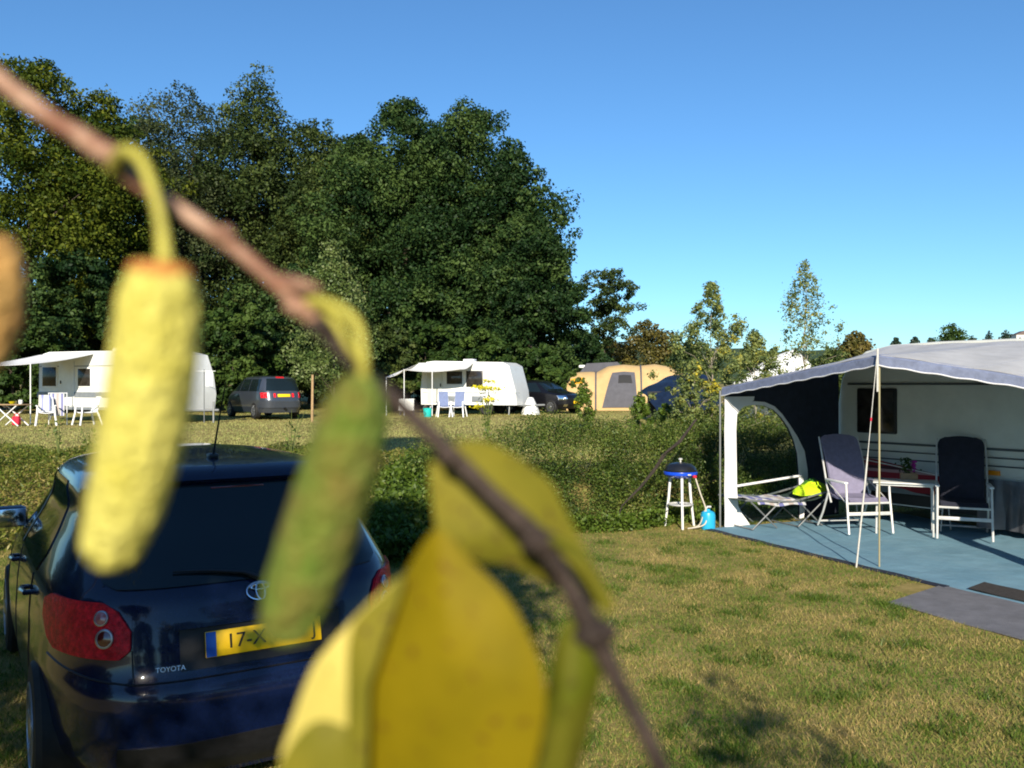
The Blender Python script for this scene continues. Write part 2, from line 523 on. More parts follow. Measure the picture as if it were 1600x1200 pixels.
PROF = {
    'oak': [(0, 0.55), (0.15, 0.85), (0.35, 1.0), (0.6, 0.92), (0.8, 0.70), (0.93, 0.40), (1, 0.12)],
    'wall': [(0, 0.95), (0.2, 1.0), (0.5, 1.0), (0.75, 0.85), (0.9, 0.55), (1, 0.2)],
    'cone': [(0, 0.9), (0.3, 1.0), (0.6, 0.75), (0.8, 0.45), (0.92, 0.26), (1, 0.08)],
    'spire': [(0, 0.8), (0.3, 1.0), (0.6, 0.9), (0.78, 0.55), (0.9, 0.36), (1, 0.14)],
    'birch': [(0, 0.5), (0.2, 0.9), (0.4, 1.0), (0.6, 0.75), (0.8, 0.42), (0.93, 0.2), (1, 0.06)],
    'bush': [(0, 0.8), (0.3, 1.0), (0.6, 0.95), (0.85, 0.65), (1, 0.25)],
    'umbrella': [(0, 0.35), (0.3, 0.75), (0.6, 1.0), (0.85, 0.8), (1, 0.3)],
}
def tree(name, label, base, h, w, m, n, leaf, prof='oak', bottom=0.1, nc=60, cr=0.11, cat='tree', group=None, trunk=None,
         lean=0.0, bark='bark', inner=0.45, seed=0, flat=0.75, loose=0.25, limbs=9, tint=(0.5, 0.22), depth=1.0, aspect=0.6, sub=0):
    global rng
    keep = rng; rng = np.random.default_rng(1000 + seed)
    root = empty(name, base, 0, label, cat, group)
    pr = PROF[prof]
    zb = h * bottom
    cl = []
    for i in range(nc):
        t = (i + rng.random()) / nc
        t = t ** 0.85
        R = np.interp(t, [a for a, _ in pr], [b for _, b in pr]) * w / 2
        ang = i * 2.399963 + rng.random() * 0.8
        q = math.sqrt(inner ** 2 + (1 - inner ** 2) * rng.random())
        r = h * cr * (0.65 + 0.7 * rng.random()) * (1.0 if t < 0.8 else 0.72)
        r = min(r, max(R * 0.75, h * cr * 0.35))
        q = q * max(0.0, R - r * 0.55)
        z = zb + (h - zb - r * 0.6 * flat) * t + rng.normal() * r * 0.2
        z = max(z, r * 0.4)
        cl.append((math.cos(ang) * q + lean * z, math.sin(ang) * q * depth, z, r * (.7 + .6 * rng.random()), tint[0] + tint[1] * rng.normal()))
    if sub:
        fine = []
        for (x, y, z, r, t) in cl:
            dd = unit(sub)
            dd[:, 2] = np.where(dd[:, 2] < -.5, -dd[:, 2], dd[:, 2])
            for q in dd:
                rs = r * (.20 + .22 * rng.random())
                k = .55 + .52 * rng.random()
                fine.append((x + q[0] * r * k, y + q[1] * r * k, z + q[2] * r * k * .8, rs, t + .10 * rng.normal()))
        pts, nor, s, v = clump_leaves(fine, n, leaf, flat, loose)
    else:
        pts, nor, s, v = clump_leaves(cl, n, leaf, flat, loose)
    pts[:, 2] = np.maximum(pts[:, 2], 0.03)
    crown = link('crown', leaves_mesh('crown', pts, nor, s, v, aspect), m, root)
    tr = trunk or h * 0.018
    b = MB()
    top = h * (0.86 if prof in ('birch', 'cone') else 0.7)
    k = 8
    b.tube([(lean * top * i / k + 0.03 * h * math.sin(i * 1.3 + seed) * i / k * 0.3, 0.02 * h * math.cos(i * 1.7 + seed) * i / k * 0.5, -0.2 + (top + 0.2) * i / k) for i in range(k + 1)],
           [tr * (1.25 if i == 0 else 1 - 0.85 * i / k) for i in range(k + 1)], 8)
    order = sorted(range(nc), key=lambda i: -cl[i][3])[:limbs * 2:2] if limbs else []
    for i in order:
        x, y, z, r, _ = cl[i]
        z0 = max(zb * 0.6, z - 0.5 * math.hypot(x, y) - 0.05 * h)
        z0 = min(z0, top * 0.9)
        f = z0 / top
        p0 = Vector((lean * z0, 0, z0)); p1 = Vector((x, y, z))
        mid = (p0 + p1) / 2 + Vector((0, 0, 0.04 * h))
        rr = tr * (1 - 0.85 * f) * 0.5
        b.tube([p0, mid, p1], [rr, rr * 0.7, rr * 0.3], 6)
    b.build('trunk', M[bark], root)
    rng = keep
    return root

def at_px(x, ytop, d, zbase=None):
    "base point and height of a tree whose top shows at x, ytop"
    z0 = gz((x - 800) / F * d, d) if zbase is None else zbase
    X = (x - 800) / F * d
    return Vector((X, d, z0)), HC - (ytop - 600) / F * d - z0

LM = {
    'oak': leaf_mat('dark_oak_leaves', [(0.010, 0.028, 0.009), (0.026, 0.056, 0.016), (0.076, 0.122, 0.030)], 0.25, patch=0.3, pscale=0.3, spec=.12),
    'oak_olive': leaf_mat('olive_oak_leaves', [(0.016, 0.030, 0.010), (0.040, 0.064, 0.017), (0.100, 0.130, 0.032)], 0.25, patch=0.3, pscale=0.3, spec=.12),
    'lime': leaf_mat('yellow_green_leaves', [(0.028, 0.052, 0.007), (0.062, 0.088, 0.010), (0.135, 0.155, 0.016)], 0.3, patch=0.25, pscale=0.3, spec=.12),
    'thin': leaf_mat('grey_green_leaves', [(0.026, 0.040, 0.018), (0.045, 0.062, 0.025), (0.075, 0.092, 0.036)], 0.25, patch=0.2, spec=.12),
    'bush': leaf_mat('mid_green_leaves', [(0.022, 0.050, 0.012), (0.045, 0.085, 0.018), (0.085, 0.135, 0.026)], 0.3, patch=0.25, pscale=0.5, spec=.15),
    'alder': leaf_mat('pale_green_leaves', [(0.06, 0.10, 0.025), (0.12, 0.17, 0.04), (0.24, 0.28, 0.11)], 0.3, patch=0.15),
    'rust': leaf_mat('brownish_leaves', [(0.05, 0.055, 0.012), (0.11, 0.10, 0.022), (0.17, 0.13, 0.03)], 0.25, patch=0.3, pscale=0.4),
    'birch': leaf_mat('birch_leaves', [(0.07, 0.11, 0.035), (0.15, 0.20, 0.06), (0.24, 0.29, 0.09), (0.34, 0.35, 0.09), (0.55, 0.46, 0.03)], 0.4),
    'hedge': leaf_mat('hedge_leaves', [(0.026, 0.055, 0.009), (0.080, 0.135, 0.020), (0.16, 0.21, 0.036), (0.23, 0.22, 0.06)], 0.3, patch=0.35, pscale=0.9),
    'weed': leaf_mat('weed_leaves', [(0.045, 0.085, 0.010), (0.09, 0.15, 0.016), (0.15, 0.22, 0.030)], 0.35, patch=0.3, pscale=1.0),
    'verge': leaf_mat('verge_weeds', [(0.06, 0.11, 0.012), (0.12, 0.17, 0.02), (0.21, 0.22, 0.04), (0.36, 0.28, 0.09)], 0.3, patch=0.35, pscale=0.8),
    'grass': leaf_mat('lawn_blades', [(0.05, 0.135, 0.012), (0.14, 0.21, 0.033), (0.34, 0.29, 0.090), (0.54, 0.39, 0.17)], 0.3, rough=0.7, patch=0.7, pscale=1.5, spec=0.15),
    'field': leaf_mat('field_blades', [(0.22, 0.30, 0.07), (0.42, 0.42, 0.14), (0.60, 0.52, 0.23)], 0.3, rough=0.7, patch=0.3, pscale=0.35, spec=0.15),
    'pine': leaf_mat('far_conifer', [(0.018, 0.035, 0.022), (0.03, 0.055, 0.03)], 0.1),
    'yellow': leaf_mat('yellow_flowers', [(0.55, 0.48, 0.01), (0.75, 0.68, 0.02)], 0.3),
}
WG = 'trees of the wood behind the caravans'
WOOD = [  # label, x, ytop, d, width, material, profile, n, leaf, bottom, seed
    ('yellow-green sunlit tree at the left end of the wood', 45, 96, 50, 14, 'lime', 'oak', 60000, .25, .06, 1),
    ('yellow-green tree with drooping tiers left of the thin tree', 160, 150, 53, 10, 'lime', 'oak', 42000, .25, .08, 2),
    ('thin grey-green tree with bare twigs showing at its top', 285, 138, 58, 12, 'thin', 'oak', 30000, .21, .10, 3),
    ('dark tree with a narrow pointed top, highest of the wood\'s middle', 398, 116, 60, 10.5, 'oak_olive', 'spire', 50000, .25, .06, 4),
    ('low rounded dark tree filling the dip of the wood\'s skyline', 490, 188, 62, 11, 'oak_olive', 'oak', 42000, .25, .08, 5),
    ('dark tree with a flat top between the dip and the big group', 556, 206, 58, 9.5, 'oak_olive', 'oak', 40000, .25, .08, 15),
    ('broad dark oak whose crown is the left hump of the big group', 632, 163, 54, 13.5, 'oak', 'oak', 76000, .24, .05, 6),
    ('broad dark oak whose crown is the right hump of the big group', 735, 170, 56, 13.5, 'oak', 'oak', 76000, .24, .05, 7),
    ('dark oak forming the sloping right shoulder of the wood', 800, 236, 53, 8.4, 'oak', 'oak', 50000, .24, .04, 8),
    ('dark oak lobe bulging at the wood\'s right edge', 828, 322, 50, 6.4, 'oak', 'oak', 42000, .23, .03, 9),
    ('dark tree deep in the wood behind the left yellow-green trees', 215, 185, 68, 15, 'oak', 'wall', 40000, .30, .02, 16),
    ('dark tree deep in the wood behind the pointed tree', 345, 205, 70, 15, 'oak', 'wall', 40000, .30, .02, 17),
    ('dark tree deep in the wood behind the skyline dip', 525, 232, 70, 15, 'oak', 'wall', 40000, .30, .02, 18),
    ('dark tree deep in the wood behind the big oaks', 690, 215, 68, 14, 'oak', 'wall', 40000, .30, .02, 19),
]
for lab, x, yt, d, w, mt, pf, n, lf, bo, sd in WOOD:
    b, h = at_px(x, yt, d)
    tree('oak_tree' if mt.startswith('oak') else 'broadleaf_tree', lab, b, h, w, LM[mt], int(n * 1.15), lf * .86, pf, bo, nc=int(74 if n > 45000 else 54), cr=0.105, group=WG, seed=sd, flat=.8, loose=.25, sub=15)
UND = [  # understorey bushes: x, ytop, d, w, mat, n, label
    (20, 470, 42, 5.0, 'bush', 'dense green bush at the far left under the wood'),
    (120, 395, 46, 7.0, 'oak', 'tall dark bush behind the caravan with the striped towels'),
    (255, 430, 45, 6.5, 'bush', 'dark green bush behind the long yellow catkin'),
    (365, 470, 43, 5.5, 'bush', 'green bush standing over the grey van'),
    (575, 500, 44, 5.5, 'oak_olive', 'olive bush between the pale young tree and the middle caravan'),
    (665, 505, 47, 5.5, 'bush', 'bush behind the canopy of the middle caravan'),
    (760, 520, 47, 5.0, 'bush', 'bush rising behind the roof of the middle caravan'),
    (850, 540, 46, 3.6, 'bush', 'bush behind the black car at the wood\'s foot'),
    (905, 520, 56, 4.6, 'oak', 'dark bush at the wood\'s right foot, left of the tan tent'),
    (-110, 380, 45, 7.0, 'oak', 'dark bush at the wood\'s far left edge'),
    (460, 420, 49, 7.0, 'oak', 'dark tall bush between the grey van and the wood'),
    (700, 400, 53, 9.0, 'oak', 'dark undergrowth bush deep in the wood\'s middle'),
]
for i, (x, yt, d, w, mt, lab) in enumerate(UND):
    b, h = at_px(x, yt, d)
    tree('bush', lab, b, h, w, LM[mt], int(2600 * w + 900 * h), .22, 'wall', .02, nc=34, cr=0.15, cat='bush', group='bushes at the foot of the wood', seed=40 + i, limbs=5, sub=9)
b, h = at_px(938, 418, 72)
tree('broadleaf_tree', 'small lone tree leaning out over the tent from the wood\'s edge', b, h, 5.6, LM['oak_olive'], 9000, .22, 'umbrella', .36, nc=34, cr=.10, seed=60, lean=0.07, loose=.3, sub=6, limbs=14)
b, h = at_px(522, 372, 37)
tree('young_alder', 'pale leafed young tree with a stake, right of the grey van', b, h, 4.6, LM['alder'], 12000, .13, 'cone', .16, nc=46, cr=.10, seed=61, trunk=.05, loose=.45, limbs=12)
for i, (x, yt, d, w, mt, lab) in enumerate([
        (1012, 500, 80, 6.4, 'rust', 'rounded brownish tree behind the tan tent'),
        (955, 528, 84, 5.0, 'rust', 'low brown tree in the gap left of the rounded brownish tree'),
        (1075, 535, 78, 5.0, 'oak_olive', 'olive tree beyond the leafy birch with yellow leaves'),
        (1335, 516, 62, 3.2, 'rust', 'small brownish tree showing above the left end of the awning roof'),
        (1300, 545, 60, 3.4, 'oak_olive', 'olive bush showing left of the small brownish tree'),
        (1488, 506, 90, 4.6, 'bush', 'feathery green treetop showing above the caravan roof'),
        (1210, 545, 66, 6, 'oak_olive', 'olive tree behind the white marquee')]):
    b, h = at_px(x, yt, d)
    tree('broadleaf_tree', lab, b, h, w, LM[mt], 9000, .26, 'oak', .05, nc=34, cr=.13, seed=70 + i, limbs=5)
for i, (x, yt, d, w, n, lab, bot) in enumerate([
        (1112, 440, 15.0, 2.4, 13500, 'young birch with yellowing leaves left of the awning, tallest on the bank', .10),
        (1180, 515, 16.4, 2.1, 10000, 'low yellow-leaved young birch between two taller ones', .10),
        (1258, 405, 17.5, 1.9, 4600, 'sparse slender young birch rising above the awning roof', .25),
        (1085, 560, 14.4, 1.2, 5000, 'small bushy birch beside the navy tarpaulin', .04)]):
    b, h = at_px(x, yt, d)
    tree('young_birch', lab, b, h, w, LM['birch'], int(n * 1.35), .043, 'birch', bot, nc=130, cr=.040, seed=90 + i, trunk=.022, loose=.75, limbs=30, bark='birch_bark', inner=.05, tint=(.40, .18), flat=.9, aspect=.75)
for i, (x, yb, yt, d, lab) in enumerate([
        (912, 650, 590, 27, 'bright green sapling in front of the tent\'s left end'),
        (1000, 660, 610, 24, 'green sapling in front of the tent\'s grey panel'),
        (1040, 660, 628, 20, 'low green sapling at the tarpaulin\'s left side')]):
    b, h = at_px(x, yt, d)
    tree('sapling', lab, b, h, .8, LM['weed'], 1400, .09, 'cone', .02, nc=22, cr=.10, seed=110 + i, trunk=.015, cat='sapling', limbs=6)
for i, (x, yt) in enumerate([(1545, 517), (1572, 514), (1400, 528), (1430, 526), (1455, 528), (1520, 525)]):
    d = 420
    X = (x - 800) / F * d
    b = Vector((X, d, HC + 66 / F * d - 6))
    big = x > 1530
    tree('far_tree', ['dark conifer left of the far white house', 'dark conifer touching the far white house', 'tiny far tree first from the left on the skyline', 'tiny far tree second from the left on the skyline', 'tiny far tree third from the left on the skyline', 'tiny far tree just left of the conifers on the skyline'][i],
         b, (HC - (yt - 600) / F * d) - b.z, 7 if big else 6, LM['pine'], 900, 1.1, 'cone' if big else 'bush', .05, nc=18, cr=.16, group='trees on the far skyline', seed=130 + i, limbs=3)

# ------------------------------------------------------------------ hedge on the bank, weeds, grass
def hedge():
    root = empty('hedge', (1.6, 12.6, 0), 0, 'long low shrubby hedge on the bank behind the barbecue', 'hedge')
    cl = []
    for i in range(330):
        X = -1.3 + 10.2 * rng.random()
        b = bank_y(X)
        q = rng.random()
        Y = b + 0.15 + 2.1 * q
        r = 0.22 + 0.16 * rng.random()
        top = 0.34 + 0.96 * sstep(0, .6, q) + 0.10 * math.sin(X * 2.3) + .05 * math.sin(X * 5.1)
        if X < -.2: top *= 0.86
        cl.append((X - 1.6, Y - 12.6, max(r * .6, top - r * .5), r, 0.42 + 0.2 * rng.normal()))
        if rng.random() < .5: cl.append((X - 1.6, Y - 12.6 - .12, max(.12, top * .45), r, 0.35 + 0.2 * rng.normal()))
    pts, nor, s, v = clump_leaves(cl, 190000, .034, .9, .35, .3)
    # long arching shoots with leaves above the mass
    extra = []
    st = MB()
    for i in range(240):
        X = -1.2 + 9.8 * rng.random(); Y = bank_y(X) + .2 + 2.0 * rng.random()
        top = 0.34 + 0.96 * sstep(0, .6, (Y - bank_y(X) - .15) / 2.1)
        p = np.array([X - 1.6, Y - 12.6, top * .7])
        dr = np.array([rng.normal() * .35, rng.normal() * .35 - .25, 1.0]); dr /= np.linalg.norm(dr)
        L = .3 + .35 * rng.random()
        prev = p.copy(); line = [tuple(p)]
        for k in range(7):
            dr = dr + np.array([0, 0, -.10]); dr /= np.linalg.norm(dr)
            prev = prev + dr * L / 7; line.append(tuple(prev))
            for _ in range(6): extra.append(prev + rng.normal(size=3) * .02)
        st.tube(line, [.004, .004, .003, .003, .003, .002, .002, .002], 4)
    extra = np.array(extra)
    pts = np.concatenate([pts, extra]); nor = np.concatenate([nor, unit(len(extra)) + np.array([0, 0, .4])])
    s = np.concatenate([s, np.full(len(extra), .034)]); v = np.concatenate([v, .6 + .25 * rng.normal(size=len(extra))])
    link('foliage', leaves_mesh('foliage', pts, nor, s * 1.15, v, .36), LM['hedge'], root)
    st.build('sprays', M['bark'], root)
hedge()

def scatter(name, n, fn, size, m, label_kind='stuff', up=0.5, aspect=.5):
    P3 = np.array([fn() for _ in range(n)])
    me = leaves_mesh(name, P3, unit(n) + np.array([0, 0, up]), size * (.6 + .8 * rng.random(n)), rng.normal(size=n) * .22 + .5, aspect)
    o = link(name, me, m); tag(o, kind='stuff'); return o

def weeds_fn():
    while True:
        X = rng.uniform(-2.1, -.35); Y = rng.uniform(9.2, 12.2)
        h = .55 * sstep(-2.3, -1.3, X) * (.4 + .6 * sstep(9.2, 10.3, Y)) + .1
        return (X, Y, gz(X, Y) + h * rng.random() ** .6)
scatter('nettles', 16000, weeds_fn, .075, LM['weed'])
def low_fn():
    X = rng.uniform(-.6, 7.5); Y = bank_y(X) - .25 + .6 * rng.random() ** 1.5 + .12 * math.sin(X * 3)
    return (X, Y, gz(X, Y) + .22 * rng.random() ** 1.3)
scatter('low_weeds', 14000, low_fn, .055, LM['weed'])
def verge_fn():
    X = rng.uniform(-13, -1.0); q = rng.random()
    Y = 10.2 + 6.5 * q + .5 * math.sin(X * 1.3)
    h = (.42 + .15 * math.sin(X * 2.1 + Y) + .12 * math.sin(X * 5.3)) * (1 - .55 * q)
    return (X, Y, gz(X, Y) + max(.05, h) * rng.random() ** .8)
scatter('verge_weeds', 120000, verge_fn, .06, LM['verge'], aspect=.3)

def on_mats(X, Y):
    t = (X - 2.63) * .42 + (Y - 11.6) * -.907; s = (X - 2.63) * .907 + (Y - 11.6) * .42
    return ((t > -.02) & (s > -.02) & (s < 5)) | ((s > -1.06) & (s < .1) & (t > 3.58 - .26 * s))
def blades(name, n, area, hgt, wid, m, lean=.5):
    XY = area(n)
    XY = XY[~on_mats(XY[:, 0], XY[:, 1])]; n = len(XY)
    z = np.array([gz(x, y) for x, y in XY])
    base = np.column_stack([XY, z])
    ang = rng.random(n) * 2 * np.pi
    h = hgt * (.5 + .9 * rng.random(n))
    w = wid * (.6 + .8 * rng.random(n))
    dx = np.column_stack([np.cos(ang), np.sin(ang), np.zeros(n)]) * w[:, None]
    la = rng.random(n) * 2 * np.pi
    tip = base + np.column_stack([np.cos(la) * h * lean * rng.random(n) * 1.6, np.sin(la) * h * lean * rng.random(n) * 1.6, h])
    co = np.empty((n, 3, 3)); co[:, 0] = base - dx; co[:, 1] = base + dx; co[:, 2] = tip
    o = link(name, raw_mesh(name, co.reshape(-1, 3), 3, n, rng.normal(size=n) * .2 + .5), m)
    tag(o, kind='stuff'); return o
def near_area(n):
    out = []
    while len(out) < n:
        Y = 2.6 + 10.0 * rng.random() ** 1.25
        X = rng.uniform(-.62 * Y - 1.2, .64 * Y + 1.2)
        if X > 9 or Y > bank_y(X) + .3: continue
        t = (X - 2.63) * .42 + (Y - 11.6) * -.907; s = (X - 2.63) * .907 + (Y - 11.6) * .42
        if t > -.02 and s > .0 and s < 5: continue
        if t > 3.42 and s > -.62 - .16 * (t - 3.42) * 0 and s < .1: continue
        out.append((X, Y))
    return np.array(out)
blades('lawn_grass', 330000, near_area, .024, .0030, LM['grass'], .9)
def far_area(n):
    Y = 13 + 34 * rng.random(n) ** 1.3
    X = (rng.random(n) * 1.5 - .78) * Y
    k = X < 4 + .25 * Y
    XY = np.column_stack([X, Y])[k]
    return np.resize(XY, (n, 2)) + rng.normal(size=(n, 2)) * .03
blades('field_grass', 170000, far_area, .036, .008, LM['field'], .8)
def tuft_area(n):
    c = [(x, y) for x, y in near_area(330)]
    k = rng.integers(0, len(c), n)
    return np.array(c)[k] + rng.normal(size=(n, 2)) * .07
blades('green_tufts', 42000, tuft_area, .045, .004, LM['weed'], 1.0)
# ------------------------------------------------------------------ cars
class CarShape:
    "a car body as a stack of rounded outlines: half width w(z), rear end r(z), front end f(z)"
    def __init__(s, Z, Wd, R, Fr, n=4.6):
        s.Z, s.W, s.R, s.Fr, s.n = Z, Wd, R, Fr, n
        s.cache = {}
    def at(s, z):
        i = lambda a: float(np.interp(z, s.Z, a))
        return i(s.W), i(s.R), i(s.Fr)
    def ring(s, z):
        "right half outline from rear centre to front centre, with arc length"
        k = round(z, 4)
        if k not in s.cache:
            w, r, f = s.at(z)
            L, yc = (f - r) / 2, (f + r) / 2
            q = np.linspace(-math.pi / 2, math.pi / 2, 1400)
            x = w * np.abs(np.cos(q)) ** (2 / s.n)
            y = yc + L * np.sign(np.sin(q)) * np.abs(np.sin(q)) ** (2 / s.n)
            # add dense centre part
            xs = np.linspace(0, x[1], 30)[:-1]
            x = np.concatenate([xs, x[1:-1], xs[::-1]]); 
            y0 = yc - L * np.clip(1 - (xs / w) ** s.n, 0, 1) ** (1 / s.n)
            y = np.concatenate([y0, y[1:-1], (2 * yc - y0)[::-1]])
            a = np.concatenate([[0], np.cumsum(np.hypot(np.diff(x), np.diff(y)))])
            s.cache[k] = (x, y, a)
        return s.cache[k]
    def pt(s, mode, u, z):
        x, y, a = s.ring(z)
        sg = 1.0
        if mode == 'a':                     # signed arc length from the rear centre
            sg = -1.0 if u < 0 else 1.0
            q = abs(u)
        elif mode == 'f':                   # signed arc length from the front centre
            sg = -1.0 if u < 0 else 1.0
            q = a[-1] - abs(u)
        elif mode == 'R' or mode == 'L':    # y along a side
            sg = 1.0 if mode == 'R' else -1.0
            q = float(np.interp(u, y, a))
        return Vector((sg * float(np.interp(q, a, x)), float(np.interp(q, a, y)), z))
    def body(s, zs, N=72):
        vs, fs = [], []
        for z in zs:
            x, y, a = s.ring(z)
            q = np.linspace(0, a[-1], N + 1)
            xr, yr = np.interp(q, a, x), np.interp(q, a, y)
            ring = [(xr[i], yr[i], z) for i in range(N + 1)] + [(-xr[i], yr[i], z) for i in range(N - 1, 0, -1)]
            vs += ring
        m = 2 * N
        for i in range(len(zs) - 1):
            for k in range(m):
                fs.append((i * m + k, i * m + (k + 1) % m, (i + 1) * m + (k + 1) % m, (i + 1) * m + k))
        fs.append(tuple(range(m - 1, -1, -1)))
        fs.append(tuple((len(zs) - 1) * m + k for k in range(m)))
        return vs, fs
    def patch(s, mode, z0, z1, lo, hi, off=0.006, nz=14, nu=18, mb=None):
        "a panel lying on the body: lo(z), hi(z) limits along the outline"
        g = []
        for i in range(nz + 1):
            z = z0 + (z1 - z0) * i / nz
            g.append([s.pt(mode, lo(z) + (hi(z) - lo(z)) * j / nu, z) for j in range(nu + 1)])
        mid = s.pt(mode, (lo((z0 + z1) / 2) + hi((z0 + z1) / 2)) / 2, (z0 + z1) / 2)
        w, r, f = s.at((z0 + z1) / 2)
        c = Vector((0, min(max(mid.y, r + .9), f - .9), mid.z - .3))
        out = []
        for i in range(nz + 1):
            row = []
            for j in range(nu + 1):
                a = g[min(i + 1, nz)][j] - g[max(i - 1, 0)][j]
                b = g[i][min(j + 1, nu)] - g[i][max(j - 1, 0)]
                n = a.cross(b).normalized()
                if n.dot(g[i][j] - c) < 0: n = -n
                row.append((g[i][j], n))
            out.append(row)
        outer = [[p + n * off for p, n in row] for row in out]
        # skirt down into the body
        full = [[p - n * .01 for p, n in out[0]]] + outer + [[p - n * .01 for p, n in out[-1]]]
        full = [[row[0] - (outer[min(max(i - 1, 0), nz)][0] - outer[min(max(i - 1, 0), nz)][0]) for _ in (0,)] + row for i, row in enumerate(full)]
        for i in range(len(full)):
            k = min(max(i - 1, 0), nz)
            full[i][0] = out[k][0][0] - out[k][0][1] * .01
            full[i] = full[i] + [out[k][-1][0] - out[k][-1][1] * .01]
        mb = mb or MB()
        mb.sheet(full)
        return mb
    def normal(s, mode, u, z):
        a = s.pt(mode, u + .02, z) - s.pt(mode, u - .02, z)
        b = s.pt(mode, u, z + .02) - s.pt(mode, u, z - .02)
        n = a.cross(b).normalized()
        p = s.pt(mode, u, z)
        if n.dot(p - Vector((0, min(max(p.y, 1.0), 3.2), z - .3))) < 0: n = -n
        return n

def lin(pts):
    a, b = [p[0] for p in pts], [p[1] for p in pts]
    return lambda z: float(np.interp(z, a, b))

def wheel(parent, x, y, r, wd, tyre='rubber', rim='alloy', spokes=10):
    s = 1 if x > 0 else -1
    R = Matrix.Rotation(math.radians(90) * s, 4, 'Y')
    e = MB()
    e.lathe([(r * .62, -wd / 2), (r * .93, -wd / 2), (r, -wd / 2 + .025), (r, wd / 2 - .025), (r * .93, wd / 2), (r * .66, wd / 2 + .004), (r * .64, wd / 2 - .02)], (x, y, r), 40, R)
    w = e.build('wheel', M[tyre], parent)
    q = MB()
    q.lathe([(r * .66, wd / 2 - .03), (r * .66, wd / 2 + .008), (r * .60, wd / 2 + .008), (r * .58, wd / 2 - .045), (.02, wd / 2 - .05)], (x, y, r), 40, R)
    for k in range(spokes):
        a = 2 * math.pi * k / spokes
        T = Matrix.Translation((x, y, r)) @ R @ Matrix.Rotation(a, 4, 'Z')
        q.add([(-.012, .03, wd / 2), (.012, .03, wd / 2), (.022, r * .61, wd / 2 + .004), (-.022, r * .61, wd / 2 + .004),
               (-.012, .03, wd / 2 - .04), (.012, .03, wd / 2 - .04), (.022, r * .61, wd / 2 - .04), (-.022, r * .61, wd / 2 - .04)],
              [(0, 1, 2, 3), (4, 7, 6, 5), (0, 4, 5, 1), (1, 5, 6, 2), (2, 6, 7, 3), (3, 7, 4, 0)], T)
    q.lathe([(.055, wd / 2 - .03), (.055, wd / 2 + .004), (.04, wd / 2 + .012), (.005, wd / 2 + .012)], (x, y, r), 16, R)
    q.build('rim', M[rim], w)
    return w

def cut_arches(o, ys, r, w, zc):
    "wheel arches cut out of the body"
    cs = []
    for y in ys:
        for sx in (-1, 1):
            b = MB().lathe([(r, -.16), (r, .5)], (0, 0, 0), 40)
            c = link('cutter', b.mesh('cutter', False), None)
            c.location = (sx * (w - .12), y, zc); c.rotation_euler = (0, sx * math.pi / 2, 0)
            md = o.modifiers.new('arch', 'BOOLEAN'); md.operation = 'DIFFERENCE'; md.object = c; md.solver = 'EXACT'
            cs.append(c)
    bpy.context.view_layer.update()
    me = bpy.data.meshes.new_from_object(o.evaluated_get(bpy.context.evaluated_depsgraph_get()))
    o.modifiers.clear()
    o.data = me
    bm = bmesh.new(); bm.from_mesh(me)
    for f in bm.faces: f.smooth = True
    for e in bm.edges:
        if len(e.link_faces) == 2: e.smooth = e.calc_face_angle(0) < math.radians(40)
    bm.to_mesh(me); bm.free()
    for c in cs: bpy.data.objects.remove(c)

def frame_on(shape, mode, u, z, off):
    "matrix whose x runs to the right, y up and z outward on the body"
    p = shape.pt(mode, u, z); n = shape.normal(mode, u, z)
    xa = Vector((0, 0, 1)).cross(n).normalized(); ya = n.cross(xa)
    m = Matrix((xa, ya, n)).transposed().to_4x4()
    m.translation = p + n * off
    return m

def number_plate(parent, mtx, text=None, eu=True, w=.52, h=.11):
    b = MB().box((0, 0, 0), (w, h, .012), bev=.004)
    pl = b.build('number_plate', M['plate'], parent); pl.matrix_local = mtx
    if eu: MB().box((-w / 2 + .023, 0, .0075), (.042, h * .95, .006)).build('country_band', M['plate_blue'], pl)
    if text:
        for t, x, sz in text:
            me = text_mesh(t, sz)
            o = link('plate_lettering', me, M['ink'], pl); o.location = (x, 0, .0085)
    return pl

